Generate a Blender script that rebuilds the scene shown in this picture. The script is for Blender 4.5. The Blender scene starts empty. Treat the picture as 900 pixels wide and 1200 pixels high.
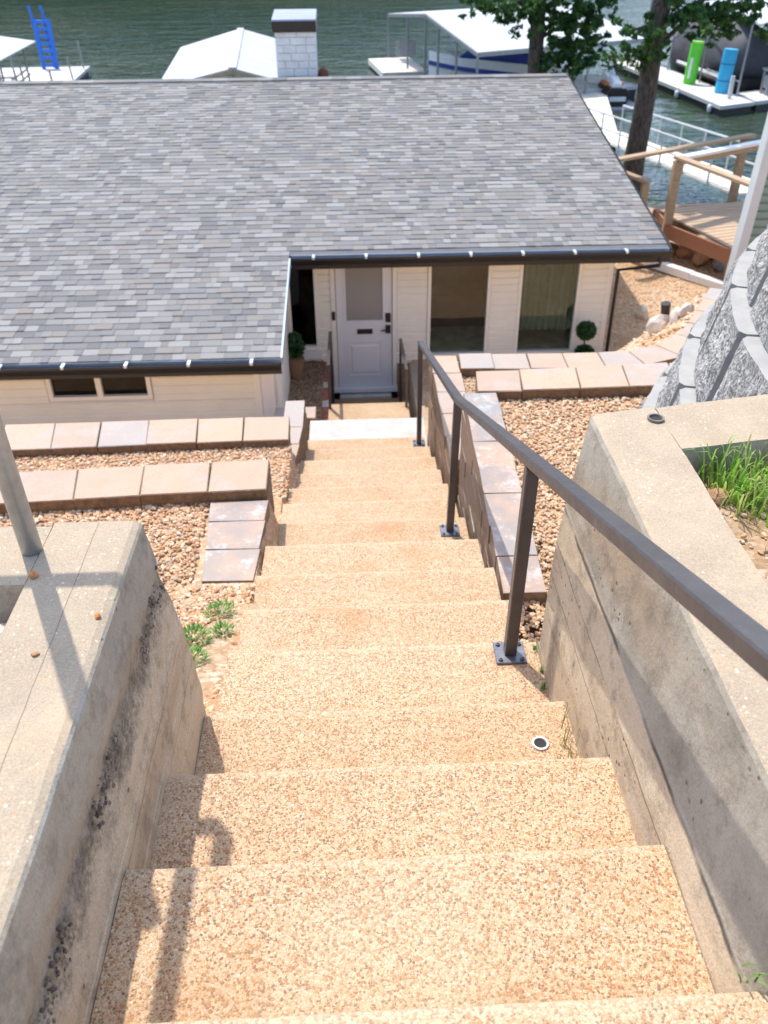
import bpy, bmesh, math, random
import numpy as np
from mathutils import Vector, Matrix

random.seed(7)
rng = np.random.default_rng(7)
S = bpy.context.scene
COL = S.collection

# ------------------------------------------------------------------ camera, sky, sun, exposure
PITCH, YAW, ROLL = math.radians(34.38), math.radians(1.905), math.radians(0.52)
FPX = 1026.0
cam = bpy.data.cameras.new("camera")
cam.sensor_fit = 'VERTICAL'
cam.sensor_height = 24.0
cam.sensor_width = 18.0
cam.lens = FPX / 1200.0 * 24.0
cam.clip_start, cam.clip_end = 0.05, 3000.0
cam.dof.use_dof = True
cam.dof.focus_distance = 2.2
cam.dof.aperture_fstop = 3.6
cam_o = bpy.data.objects.new("camera", cam)
COL.objects.link(cam_o)
cp, sp = math.cos(PITCH), math.sin(PITCH)
fw, rt, dn = Vector((0, cp, -sp)), Vector((1, 0, 0)), Vector((0, -sp, -cp))
Rz = Matrix.Rotation(-YAW, 3, 'Z')
fw, rt, dn = Rz @ fw, Rz @ rt, Rz @ dn
c_, s_ = math.cos(ROLL), math.sin(ROLL)
rt, dn = c_ * rt + s_ * dn, -s_ * rt + c_ * dn
m3 = Matrix((rt, -dn, -fw)).transposed()
cam_o.matrix_world = m3.to_4x4()
S.camera = cam_o

SUN_TO = Vector((-0.25, 0.47, 1.0)).normalized()
sun_el = math.asin(SUN_TO.z)
sun_az = math.atan2(SUN_TO.x, SUN_TO.y)
world = bpy.data.worlds.new("World")
S.world = world
world.use_nodes = True
wn = world.node_tree
sky = wn.nodes.new("ShaderNodeTexSky")
sky.sky_type = 'NISHITA'
sky.sun_disc = False
sky.sun_elevation = sun_el
sky.sun_rotation = sun_az
sky.air_density, sky.dust_density = 1.0, 1.5
bg = wn.nodes["Background"]
bg.inputs[1].default_value = 0.15
wn.links.new(sky.outputs[0], bg.inputs[0])
sl = bpy.data.lights.new("sun", 'SUN')
sl.energy = 2.0
sl.angle = math.radians(0.55)
sl.color = (1.0, 0.955, 0.88)
sun_o = bpy.data.objects.new("sun", sl)
sun_o.rotation_euler = SUN_TO.to_track_quat('Z', 'Y').to_euler()
sun_o.location = (0, 0, 20)
COL.objects.link(sun_o)

S.render.engine = 'CYCLES'
S.cycles.use_denoising = True
S.cycles.max_bounces = 8
S.cycles.transparent_max_bounces = 12
S.view_settings.view_transform = 'Standard'
S.view_settings.look = 'None'
S.view_settings.gamma = 1.0
S.view_settings.exposure = 1.24

# ------------------------------------------------------------------ materials
MATS = {}


class N:
    """small node helper"""
    def __init__(self, name):
        self.m = bpy.data.materials.new(name)
        self.m.use_nodes = True
        self.t = self.m.node_tree
        self.b = self.t.nodes["Principled BSDF"]
        self.out = self.t.nodes["Material Output"]
        MATS[name] = self.m

    def n(self, typ, **kw):
        nd = self.t.nodes.new("ShaderNode" + typ)
        for k, v in kw.items():
            setattr(nd, k, v)
        return nd

    def l(self, a, b):
        self.t.links.new(a, b)

    def set(self, nd, key, v):
        if hasattr(v, 'is_linked') or isinstance(v, bpy.types.NodeSocket):
            self.l(v, nd.inputs[key])
        else:
            nd.inputs[key].default_value = v

    def obj(self, scale=(1, 1, 1)):
        tc = self.n("TexCoord")
        mp = self.n("Mapping")
        mp.inputs["Scale"].default_value = scale
        self.l(tc.outputs["Object"], mp.inputs[0])
        return mp.outputs[0]

    def noise(self, vec, scale, detail=4, rough=0.55, dist=0.0):
        nd = self.n("TexNoise")
        self.l(vec, nd.inputs["Vector"])
        nd.inputs["Scale"].default_value = scale
        nd.inputs["Detail"].default_value = detail
        nd.inputs["Roughness"].default_value = rough
        nd.inputs["Distortion"].default_value = dist
        return nd.outputs["Fac"]

    def voro(self, vec, scale, feature='F1', rand=1.0):
        nd = self.n("TexVoronoi", feature=feature)
        self.l(vec, nd.inputs["Vector"])
        nd.inputs["Scale"].default_value = scale
        nd.inputs["Randomness"].default_value = rand
        return nd

    def ramp(self, fac, stops, interp='LINEAR'):
        nd = self.n("ValToRGB")
        cr = nd.color_ramp
        cr.interpolation = interp
        while len(cr.elements) < len(stops):
            cr.elements.new(0.5)
        for e, (p, c) in zip(cr.elements, stops):
            e.position = p
            e.color = (*c, 1) if len(c) == 3 else c
        self.l(fac, nd.inputs[0])
        return nd.outputs[0]

    def fr(self, fac, a, b):
        nd = self.n("MapRange")
        nd.clamp = True
        self.l(fac, nd.inputs[0])
        nd.inputs[1].default_value = a
        nd.inputs[2].default_value = b
        return nd.outputs[0]

    def mix(self, fac, a, b, mode='MIX'):
        nd = self.n("Mix", data_type='RGBA', blend_type=mode)
        for key, v in (("Factor", fac), ("A", a), ("B", b)):
            sock = [s for s in nd.inputs if s.name == key and s.enabled][0]
            if isinstance(v, bpy.types.NodeSocket):
                self.l(v, sock)
            elif key == "Factor":
                sock.default_value = v
            else:
                sock.default_value = (*v, 1)
        return [s for s in nd.outputs if s.enabled][0]

    def math(self, op, a, b=0.0):
        nd = self.n("Math", operation=op)
        for i, v in enumerate((a, b)):
            if isinstance(v, bpy.types.NodeSocket):
                self.l(v, nd.inputs[i])
            else:
                nd.inputs[i].default_value = v
        return nd.outputs[0]

    def attr(self, name="rnd"):
        nd = self.n("Attribute")
        nd.attribute_name = name
        return nd.outputs["Fac"]

    def rand(self):
        return self.n("ObjectInfo").outputs["Random"]

    def sep(self, vec):
        nd = self.n("SeparateXYZ")
        self.l(vec, nd.inputs[0])
        return nd.outputs

    def bump(self, h, strength=0.5, dist=0.01, prev=None):
        nd = self.n("Bump")
        nd.inputs["Strength"].default_value = strength
        nd.inputs["Distance"].default_value = dist
        self.l(h, nd.inputs["Height"])
        if prev:
            self.l(prev, nd.inputs["Normal"])
        self.l(nd.outputs[0], self.b.inputs["Normal"])
        return nd.outputs[0]

    def fin(self, col=None, rough=0.8, metal=0.0, spec=None):
        if col is not None:
            if isinstance(col, bpy.types.NodeSocket):
                self.l(col, self.b.inputs["Base Color"])
            else:
                self.b.inputs["Base Color"].default_value = (*col, 1)
        if isinstance(rough, bpy.types.NodeSocket):
            self.l(rough, self.b.inputs["Roughness"])
        else:
            self.b.inputs["Roughness"].default_value = rough
        self.b.inputs["Metallic"].default_value = metal
        if spec is not None:
            self.b.inputs["Specular IOR Level"].default_value = spec
        return self.m


def simple(name, col, rough=0.6, metal=0.0, var=0.12, scale=6.0, bump=0.15, spec=None):
    k = N(name)
    v = k.obj()
    f = k.noise(v, scale, 5)
    c = k.mix(k.fr(f, 0.3, 0.7), tuple(x * (1 - var) for x in col), tuple(min(1, x * (1 + var)) for x in col))
    if bump:
        k.bump(k.noise(v, scale * 12, 3), bump, 0.004)
    return k.fin(c, rough, metal, spec)


# --- exposed aggregate
k = N("aggregate")
v = k.obj()
vo = k.voro(v, 185)
cell = k.sep(vo.outputs["Color"])
peb = k.ramp(cell[0], [(0.0, (.33, .165, .085)), (.20, (.50, .25, .11)), (.38, (.58, .36, .20)), (.52, (.64, .47, .31)),
                       (.64, (.46, .21, .085)), (.76, (.70, .57, .42)), (.85, (.26, .125, .065)), (.935, (.22, .18, .16)), (.97, (.84, .78, .69))], 'CONSTANT')
ed = k.voro(v, 185, 'DISTANCE_TO_EDGE')
edf = k.fr(ed.outputs["Distance"], 0.03, 0.16)
big = k.math('GREATER_THAN', cell[1], .42)
vs_ = k.voro(v, 430)
sc2 = k.sep(vs_.outputs["Color"])
sand = k.ramp(sc2[0], [(0, (.64, .50, .36)), (.3, (.52, .36, .22)), (.5, (.72, .60, .46)), (.72, (.43, .28, .17)), (.82, (.61, .46, .32))], 'CONSTANT')
edf = k.math('MULTIPLY', edf, big)
col = k.mix(edf, sand, peb)
st = k.fr(k.noise(v, 3.2, 5, .65), .52, .72)
col = k.mix(k.math('MULTIPLY', st, .50), col, (.50, .25, .09))
pale = k.fr(k.noise(v, 1.7, 3), .5, .75)
col = k.mix(k.math('MULTIPLY', pale, .38), col, (.70, .59, .45))
dark = k.fr(k.noise(v, 9, 6, .7), .6, .8)
col = k.mix(k.math('MULTIPLY', dark, .25), col, (.30, .20, .11))
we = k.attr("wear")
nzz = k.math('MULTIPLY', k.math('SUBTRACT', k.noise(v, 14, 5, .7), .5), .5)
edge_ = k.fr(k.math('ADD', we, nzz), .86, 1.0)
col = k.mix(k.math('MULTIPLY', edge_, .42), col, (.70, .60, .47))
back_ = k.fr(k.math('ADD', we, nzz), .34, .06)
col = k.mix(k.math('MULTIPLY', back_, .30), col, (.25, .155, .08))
tn = k.attr("tone")
col = k.mix(k.math('MULTIPLY', tn, .16), col, (.42, .24, .11))
col = k.mix(1.0, col, (.815, .755, .65), 'MULTIPLY')
b1 = k.bump(edf, .5, .003)
k.bump(k.noise(v, 40, 4), .25, .004, b1)
k.fin(col, .72)

# --- worn white painted landing
k = N("white_concrete")
v = k.obj()
col = k.mix(k.fr(k.noise(v, 7, 6, .7), .45, .75), (.43, .415, .38), (.36, .30, .23))
k.bump(k.noise(v, 90, 4), .4, .004)
k.fin(col, .7)

# --- board formed concrete, tops
def concrete(name, cracks, base_a, base_b, low_a, low_b, zsplit, honey=None):
    k = N(name)
    tc = k.n("TexCoord")
    v = tc.outputs["Object"]
    xyz = k.sep(v)
    geo = k.n("NewGeometry")
    nz = k.sep(geo.outputs["Normal"])[2]
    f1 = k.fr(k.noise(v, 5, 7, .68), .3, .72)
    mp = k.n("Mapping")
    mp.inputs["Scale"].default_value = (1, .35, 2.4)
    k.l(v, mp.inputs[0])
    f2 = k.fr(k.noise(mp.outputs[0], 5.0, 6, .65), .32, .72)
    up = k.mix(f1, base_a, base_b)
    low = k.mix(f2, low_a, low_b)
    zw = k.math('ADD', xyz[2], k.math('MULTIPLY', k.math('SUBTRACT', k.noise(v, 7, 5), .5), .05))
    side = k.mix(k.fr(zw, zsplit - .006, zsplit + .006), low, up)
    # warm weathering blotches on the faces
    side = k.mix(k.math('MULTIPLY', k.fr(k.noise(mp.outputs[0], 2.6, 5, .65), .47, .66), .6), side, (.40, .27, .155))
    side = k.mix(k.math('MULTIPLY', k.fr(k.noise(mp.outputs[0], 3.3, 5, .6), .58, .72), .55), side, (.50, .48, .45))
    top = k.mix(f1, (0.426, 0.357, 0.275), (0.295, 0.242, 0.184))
    top = k.mix(k.math('MULTIPLY', k.fr(k.noise(v, 240, 3, .7), .42, .62), .5), top, (0.527, 0.459, 0.365))
    top = k.mix(k.math('MULTIPLY', k.fr(k.noise(v, 170, 3, .7), .55, .66), .55), top, (.24, .19, .14))
    sp_ = k.voro(v, 105)
    spc = k.sep(sp_.outputs["Color"])
    speck = k.math('MULTIPLY', k.math('GREATER_THAN', spc[0], .62), k.math('LESS_THAN', sp_.outputs["Distance"], .36))
    spcol = k.ramp(spc[1], [(0, (.55, .30, .15)), (.35, (.70, .58, .44)), (.6, (.36, .30, .26)), (.8, (.75, .69, .6))], 'CONSTANT')
    top = k.mix(k.math('MULTIPLY', k.math('MULTIPLY', speck, k.fr(k.noise(v, 8, 4), .38, .62)), .62), top, spcol)
    top = k.mix(k.math('MULTIPLY', k.fr(k.noise(v, 2.2, 6, .7), .55, .74), .5), top, (.66, .47, .30))
    top = k.mix(k.math('MULTIPLY', k.fr(k.noise(v, 3.4, 6, .7), .58, .8), .45), top, (.26, .22, .18))
    for zc_, wd_, st_ in cracks:
        zz_ = k.math('ADD', xyz[2], k.math('MULTIPLY', k.math('SUBTRACT', k.noise(v, 5, 6, .7), .5), .022))
        ln_ = k.math('MULTIPLY', k.fr(k.math('ABSOLUTE', k.math('SUBTRACT', zz_, zc_)), wd_, wd_ * .25), k.fr(k.noise(v, 4.5, 4), .36, .52))
        side = k.mix(k.math('MULTIPLY', ln_, st_), side, (.05, .04, .03))
    # pits
    side = k.mix(k.math('MULTIPLY', k.fr(k.noise(v, 200, 3, .7), .45, .65), .35), side, (.20, .16, .12))
    side = k.mix(k.math('MULTIPLY', k.fr(k.noise(v, 9, 7, .78), .50, .68), .70), side, (.17, .135, .10))
    top = k.mix(1.0, top, (1.0, .945, .855), 'MULTIPLY')
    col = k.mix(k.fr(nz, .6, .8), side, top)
    pv = k.voro(v, 38)
    pc = k.sep(pv.outputs["Color"])
    pit = k.math('MULTIPLY', k.math('GREATER_THAN', pc[0], .80), k.fr(pv.outputs["Distance"], .26, .12))
    pit = k.math('MULTIPLY', pit, k.math('MULTIPLY', k.fr(k.noise(v, 6, 4), .44, .58), k.fr(nz, .9, .5)))
    col = k.mix(k.math('MULTIPLY', pit, .8), col, (.10, .08, .06))
    if honey is not None:
        d = k.math('ABSOLUTE', k.math('SUBTRACT', zw, honey))
        h = k.math('MULTIPLY', k.fr(k.math('ADD', d, k.math('MULTIPLY', k.math('SUBTRACT', k.noise(v, 26, 7, .8), .5), .16)), .070, .030), k.fr(k.math('ADD', k.math('MULTIPLY', k.noise(v, 6, 4, .6), .5), k.math('MULTIPLY', k.noise(v, 70, 5, .8), .5)), .42, .56))
        h = k.math('MULTIPLY', h, k.fr(nz, .7, .4))
        col = k.mix(k.math('MULTIPLY', h, .78), col, (.075, .062, .048))
    if honey is not None:
        jl_ = k.fr(k.math('ABSOLUTE', k.math('ADD', k.math('ADD', xyz[0], .625), k.math('MULTIPLY', k.math('SUBTRACT', k.noise(v, 9, 4), .5), .008))), .0016, .0005)
        jl_ = k.math('MULTIPLY', jl_, k.fr(nz, .6, .8))
        col = k.mix(k.math('MULTIPLY', jl_, .7), col, (.12, .09, .06))
    hgt = k.math('SUBTRACT', k.noise(v, 60, 5, .7), k.math('MULTIPLY', pit, 1.4))
    k.bump(hgt, .5, .006)
    return k.fin(col, .85)


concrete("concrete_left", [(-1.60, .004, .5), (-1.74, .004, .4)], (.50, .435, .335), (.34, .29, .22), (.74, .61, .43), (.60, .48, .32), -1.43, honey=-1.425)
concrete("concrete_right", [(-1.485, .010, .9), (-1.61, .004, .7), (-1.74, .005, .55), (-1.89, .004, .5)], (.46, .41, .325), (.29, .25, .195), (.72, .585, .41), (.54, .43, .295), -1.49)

# --- paver blocks
k = N("paver")
v = k.obj()
r = k.rand()
base = k.ramp(r, [(0, (0.459, 0.345, 0.249)), (.25, (0.417, 0.310, 0.232)), (.45, (0.384, 0.337, 0.297)), (.6, (0.475, 0.364, 0.249)), (.78, (0.442, 0.301, 0.224)), (.92, (0.375, 0.345, 0.318))], 'EASE')
base = k.mix(k.math('MULTIPLY', k.fr(k.noise(v, 4, 4), .42, .68), .6), base, (0.492, 0.372, 0.267))
base = k.mix(k.math('MULTIPLY', k.fr(k.noise(v, 3, 4, .6), .52, .66), .6), base, (.42, .375, .36))
base = k.mix(k.math('MULTIPLY', k.fr(k.noise(v, 9, 6, .7), .52, .68), .5), base, (.50, .30, .20))
base = k.mix(k.math('MULTIPLY', k.fr(k.noise(v, 150, 2), .4, .7), .45), base, (.30, .2, .14))
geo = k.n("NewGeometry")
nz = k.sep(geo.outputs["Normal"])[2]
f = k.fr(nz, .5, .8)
split = k.mix(k.fr(k.noise(v, 30, 5, .7), .35, .7), (.27, .16, .085), (.13, .08, .045))  # rough split faces, browned darker still to carry their shade
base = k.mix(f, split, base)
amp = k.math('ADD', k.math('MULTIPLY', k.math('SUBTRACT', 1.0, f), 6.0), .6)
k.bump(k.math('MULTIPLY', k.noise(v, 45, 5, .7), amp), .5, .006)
k.fin(base, .85)

# efflorescence-stained slate coloured pavers beside the stairs
k = N("paver_grey")
v = k.obj()
r = k.rand()
base = k.ramp(r, [(0, (0.302, 0.258, 0.234)), (.3, (0.331, 0.258, 0.213)), (.55, (0.281, 0.266, 0.255)), (.8, (0.351, 0.273, 0.213))], 'EASE')
base = k.mix(k.math('MULTIPLY', k.fr(k.noise(v, 5, 4), .45, .65), .6), base, (.52, .33, .23))
wh = k.math('MULTIPLY', k.fr(k.noise(v, 7, 7, .8), .52, .66), .75)
base = k.mix(wh, base, (0.560, 0.544, 0.528))
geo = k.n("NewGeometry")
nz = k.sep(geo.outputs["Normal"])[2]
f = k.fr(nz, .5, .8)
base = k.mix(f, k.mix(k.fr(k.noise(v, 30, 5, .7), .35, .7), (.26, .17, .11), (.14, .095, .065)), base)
k.bump(k.noise(v, 60, 5, .7), .3, .005)
k.fin(base, .75)

# --- gravel
def gravel(name, stops, bright=1.0):
    k = N(name)
    a = k.attr("rnd")
    c = k.ramp(a, [(p, tuple(x * bright for x in q)) for p, q in stops], 'CONSTANT')
    v = k.obj()
    c = k.mix(k.math('MULTIPLY', k.fr(k.noise(v, 60, 4), .4, .7), .35), c, (.36, .22, .13))
    k.bump(k.noise(v, 160, 3), .3, .003)
    return k.fin(c, .8)


gravel("gravel_rust", [(0, (0.538, 0.298, 0.155)), (.2, (0.598, 0.404, 0.237)), (.38, (0.419, 0.212, 0.102)), (.5, (0.658, 0.480, 0.302)), (.66, (0.498, 0.316, 0.187)), (.8, (0.578, 0.326, 0.163)), (.9, (0.678, 0.596, 0.457)), (.96, (0.399, 0.316, 0.245))])
gravel("gravel_peach", [(0, (0.602, 0.392, 0.228)), (.2, (0.679, 0.494, 0.321)), (.38, (0.534, 0.307, 0.160)), (.55, (0.718, 0.579, 0.404)), (.7, (0.602, 0.420, 0.271)), (.84, (0.659, 0.439, 0.253)), (.95, (0.437, 0.317, 0.220))])
gravel("honeycomb", [(0, (0.163, 0.126, 0.090)), (.3, (0.250, 0.198, 0.140)), (.55, (0.088, 0.072, 0.056)), (.8, (0.338, 0.264, 0.185))])

k = N("ground")
v = k.obj()
vo = k.voro(v, 42)
cc = k.sep(vo.outputs["Color"])
c = k.ramp(cc[0], [(0, (.50, .31, .18)), (.3, (.60, .43, .29)), (.55, (.42, .25, .14)), (.75, (.64, .50, .36)), (.92, (.36, .25, .17))], 'CONSTANT')
c = k.mix(k.fr(k.noise(v, 1.1, 6, .65), .42, .66), c, (.46, .27, .13))
xyz = k.sep(v)
lake = k.math('MULTIPLY', k.fr(xyz[1], 18.5, 22), 1.0)
grn = k.mix(k.fr(k.noise(v, 3, 5), .4, .6), (.10, .11, .04), (.24, .17, .10))
c = k.mix(lake, c, grn)
k.bump(vo.outputs["Distance"], .7, .012)
k.fin(c, .9)

k = N("mulch")
v = k.obj()
vo = k.voro(k.obj((1, 1, 1)), 30)
cc = k.sep(vo.outputs["Color"])
c = k.ramp(cc[0], [(0, (.20, .115, .06)), (.3, (.30, .18, .10)), (.6, (.14, .085, .05)), (.85, (.36, .24, .15))], 'CONSTANT')
k.bump(vo.outputs["Distance"], .8, .02)
k.fin(c, .9)

k = N("soil")
v = k.obj()
vo = k.voro(v, 60)
cc = k.sep(vo.outputs["Color"])
c = k.ramp(cc[0], [(0, (.42, .27, .16)), (.35, (.55, .40, .27)), (.6, (.33, .20, .11)), (.85, (.60, .5, .38))], 'CONSTANT')
c = k.mix(k.fr(k.noise(v, 9, 6, .7), .4, .65), c, (.42, .27, .15))
k.bump(k.noise(v, 45, 6, .7), .8, .015)
k.fin(c, .92)

# --- roof shingles
k = N("shingle")
a = k.attr("rnd")
v = k.obj()
c = k.ramp(a, [(0, (0.146, 0.145, 0.142)), (.14, (0.190, 0.186, 0.178)), (.3, (0.229, 0.223, 0.209)), (.45, (0.201, 0.186, 0.167)), (.58, (0.259, 0.250, 0.234)), (.72, (0.177, 0.176, 0.175)), (.84, (0.288, 0.281, 0.264)), (.94, (0.229, 0.207, 0.183))], 'CONSTANT')
c = k.mix(k.math('MULTIPLY', k.fr(k.noise(v, 220, 2), .4, .65), .30), c, (.11, .105, .105))
c = k.mix(k.math('MULTIPLY', k.fr(k.noise(v, .5, 4), .45, .7), .20), c, (.27, .25, .235))
k.bump(k.noise(v, 260, 3), .4, .003)
k.fin(c, .9)
simple("roof_deck", (.12, .12, .125), .9)

# --- paints, metals, woods
simple("cream_paint", (.84, .82, .72), .55, var=.04, scale=3, bump=.06)
simple("cream_trim", (.85, .83, .75), .5, var=.03, scale=3, bump=.05)
simple("white_paint", (.80, .80, .80), .45, var=.03, scale=4, bump=.05)
simple("door_paint", (.72, .74, .77), .35, var=.02, scale=3, bump=.03)
k = N("rail_metal")
v = k.obj()
f = k.noise(v, 7, 6, .7)
c = k.mix(k.fr(f, .35, .65), (.070, .062, .064), (.100, .088, .088))
sc_r = k.fr(k.noise(k.obj((3, 1, 1)), 30, 6, .8), .60, .74)
c = k.mix(k.math('MULTIPLY', sc_r, .55), c, (.24, .225, .22))
k.bump(k.noise(v, 130, 3), .08, .002)
k.fin(c, k.math('ADD', k.math('MULTIPLY', k.noise(v, 22, 5, .7), .35), .22), .3)
simple("gutter_black", (.012, .013, .016), .28, .0, var=.2, scale=5, bump=.03)
simple("drip_edge", (.34, .40, .47), .4, .3, var=.1, scale=5, bump=.03)
simple("bracket", (.72, .76, .80), .4, .2, bump=0)
simple("black_hardware", (.015, .015, .017), .4, bump=0)
simple("plate_metal", (.17, .175, .20), .38, .5, var=.25, scale=40, bump=.1)
simple("galvanized", (.42, .425, .43), .42, .55, var=.14, scale=30, bump=.08)
simple("dock_steel", (.30, .31, .32), .5, .5, var=.1, scale=5, bump=.05)
simple("alu_white", (.47, .49, .50), .5, .0, var=.05, scale=.6, bump=.05)
simple("dock_deck", (.62, .58, .52), .8, var=.14, scale=1.2, bump=.2)
simple("cream_plank", (.70, .64, .52), .8, var=.12, scale=2, bump=.2)
simple("float_black", (.02, .022, .026), .5, bump=0)
simple("slide_blue", (.02, .16, .62), .35, var=.08, bump=0)
simple("foam_green", (.12, .62, .04), .6, var=.1, scale=2, bump=.1)
simple("foam_blue", (.03, .36, .60), .6, var=.1, scale=2, bump=.1)
simple("yellow_strap", (.75, .55, .05), .6, bump=0)
simple("canvas_grey", (.055, .055, .065), .75, var=.2, scale=1.5, bump=.3)
simple("canvas_blue", (.02, .05, .26), .7, var=.2, scale=1.5, bump=.2)
simple("hull_white", (.76, .77, .78), .3, var=.03, scale=1, bump=0)
simple("hull_black", (.015, .015, .018), .25, bump=0)
simple("ski_orange", (.65, .18, .03), .4, bump=0)
simple("rust_brown", (.17, .045, .025), .7, var=.25, scale=8, bump=.2)
simple("brick_red", (.34, .12, .075), .85, var=.3, scale=12, bump=.4)
simple("brick_pale", (.62, .52, .45), .85, var=.2, scale=12, bump=.4)
simple("terracotta", (.46, .22, .11), .8, var=.2, scale=6, bump=.2)
simple("pot_brown", (.22, .13, .07), .6, var=.2, scale=6, bump=.1)
simple("rock_pale", (.62, .54, .45), .85, var=.25, scale=9, bump=.5)
simple("rock_rust", (.46, .25, .13), .85, var=.3, scale=20, bump=.5)
simple("orange_stone", (.52, .20, .06), .8, var=.25, scale=60, bump=.3)
simple("green_siding", (.22, .30, .245), .55, var=.06, scale=4, bump=.05)
simple("chimney_white", (.76, .75, .73), .7, var=.1, scale=6, bump=.3)
simple("cap_metal", (.33, .34, .41), .35, .6, var=.12, scale=2, bump=.05)
simple("trim_grey", (.58, .60, .58), .5, var=.05, scale=3, bump=.05)
simple("pvc", (.60, .59, .56), .5, var=.15, scale=60, bump=.1)
simple("pipe_grey", (.20, .175, .15), .55, .3, var=.3, scale=60, bump=.2)
simple("hole_dark", (.03, .028, .026), .9, bump=0)
simple("reflection_tan", (.58, .47, .30), .95, var=.3, scale=5, bump=.3)
simple("floor_dark", (.07, .065, .05), .5, var=.3, scale=4, bump=.1)
simple("sofa_cloth", (.10, .09, .085), .9, bump=.2)
simple("view_blue", (.40, .47, .58), .6, bump=0)
simple("curtain", (.20, .26, .18), .9, var=.15, scale=3, bump=.1)
simple("room_dark", (.03, .033, .036), .9, bump=0)
simple("grey_plastic", (.28, .29, .31), .6, var=.2, scale=3, bump=.1)
simple("concrete_pale", (.60, .57, .52), .85, var=.14, scale=9, bump=.4)

def wood(name, a, b, axis=1):
    k = N(name)
    sc = [9, 9, 9]
    sc[axis] = 1.0
    v = k.obj(tuple(sc))
    f = k.noise(v, 4, 6, .6, .6)
    r = k.rand()
    c = k.mix(k.fr(f, .3, .7), a, b)
    c = k.mix(k.math('MULTIPLY', r, .25), c, tuple(x * .75 for x in a))
    k.bump(f, .3, .004)
    return k.fin(c, .75)


wood("wood_tan", (.50, .36, .23), (.36, .24, .145), 0)
wood("wood_floor", (.54, .39, .26), (.42, .28, .17), 0)
wood("wood_red", (.36, .15, .075), (.24, .09, .045), 0)

k = N("bark")
v = k.obj((6, 6, 1.2))
f = k.noise(v, 5, 7, .7, .4)
c = k.ramp(f, [(.35, (.025, .02, .016)), (.5, (.085, .068, .055)), (.68, (.17, .14, .115))])
k.bump(f, .9, .05)
k.fin(c, .95)


def leafmat(name, stops, trans=.35):
    k = N(name)
    a = k.attr("rnd")
    c = k.ramp(a, stops)
    k.fin(c, .55)
    tr = k.n("BsdfTranslucent")
    k.l(c, tr.inputs[0])
    mx = k.n("MixShader")
    mx.inputs[0].default_value = trans
    k.l(k.b.outputs[0], mx.inputs[1])
    k.l(tr.outputs[0], mx.inputs[2])
    k.l(mx.outputs[0], k.out.inputs[0])


leafmat("leaf", [(0, (.022, .065, .020)), (.5, (.045, .125, .030)), (.85, (.09, .20, .045)), (1, (.20, .31, .07))], .45)
leafmat("leaf_box", [(0, (.012, .05, .012)), (1, (.05, .13, .03))])
leafmat("grass", [(0, (.20, .40, .05)), (.6, (.32, .56, .08)), (.85, (.46, .60, .15)), (1, (.55, .52, .2))], .5)
leafmat("weed", [(0, (.07, .20, .03)), (.7, (.14, .33, .05)), (1, (.24, .40, .10))])
leafmat("dry_grass", [(0, (.32, .30, .10)), (.5, (.42, .33, .15)), (.75, (.16, .28, .06)), (1, (.55, .42, .22))])

k = N("water")
v = k.obj((.55, 1.0, 1))
h = k.math('ADD', k.noise(v, .42, 5, .60, .3), k.math('MULTIPLY', k.noise(v, 1.6, 3, .6), .45))
k.bump(h, .9, .30)
k.b.inputs["IOR"].default_value = 1.33
k.fin(k.mix(k.fr(k.noise(v, .06, 3), .4, .6), (.024, .046, .027), (.042, .060, .034)), .06)

k = N("glass")
tr = k.n("BsdfTransparent")
tr.inputs[0].default_value = (.80, .84, .82, 1)
gl = k.n("BsdfGlossy")
gl.inputs["Roughness"].default_value = .015
m2 = k.n("MixShader")
m2.inputs[0].default_value = .05
k.l(tr.outputs[0], m2.inputs[1])
k.l(gl.outputs[0], m2.inputs[2])
k.l(m2.outputs[0], k.out.inputs[0])

k = N("glass_dark")
tr = k.n("BsdfTransparent")
tr.inputs[0].default_value = (.22, .22, .23, 1)
gl = k.n("BsdfGlossy")
gl.inputs["Roughness"].default_value = .02
m2 = k.n("MixShader")
m2.inputs[0].default_value = .035
k.l(tr.outputs[0], m2.inputs[1])
k.l(gl.outputs[0], m2.inputs[2])
k.l(m2.outputs[0], k.out.inputs[0])

k = N("frosted_glass")
k.fin((.24, .25, .26), .2, 0, .8)

k = N("split_block")
v = k.obj()
geo = k.n("NewGeometry")
at_ = k.attr("rnd")
f = k.fr(k.noise(v, 85, 5, .8), .44, .58)
rough_c = k.mix(f, (.11, .108, .105), (.60, .59, .56))
rough_c = k.mix(k.math('MULTIPLY', k.fr(k.noise(v, 14, 4), .45, .6), .4), rough_c, (.10, .10, .105))
smooth_c = k.mix(k.fr(k.noise(v, 12, 5), .35, .7), (.37, .36, .34), (.30, .295, .28))
c = k.mix(k.math('GREATER_THAN', at_, .5), k.mix(k.math('GREATER_THAN', at_, .2), smooth_c, (.15, .15, .155)), rough_c)
hh = k.math('MULTIPLY', k.noise(v, 70, 6, .75), k.math('ADD', k.math('MULTIPLY', at_, 3.5), .25))
k.bump(hh, .6, .006)
k.fin(c, .9)

k = N("far_woods")
v = k.obj()
c = k.mix(k.fr(k.noise(v, .25, 6, .7), .35, .65), (.018, .045, .014), (.06, .10, .03))
k.bump(k.noise(v, .4, 6, .7), 1.0, 2.5)
k.fin(c, .95)

M = MATS


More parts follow.
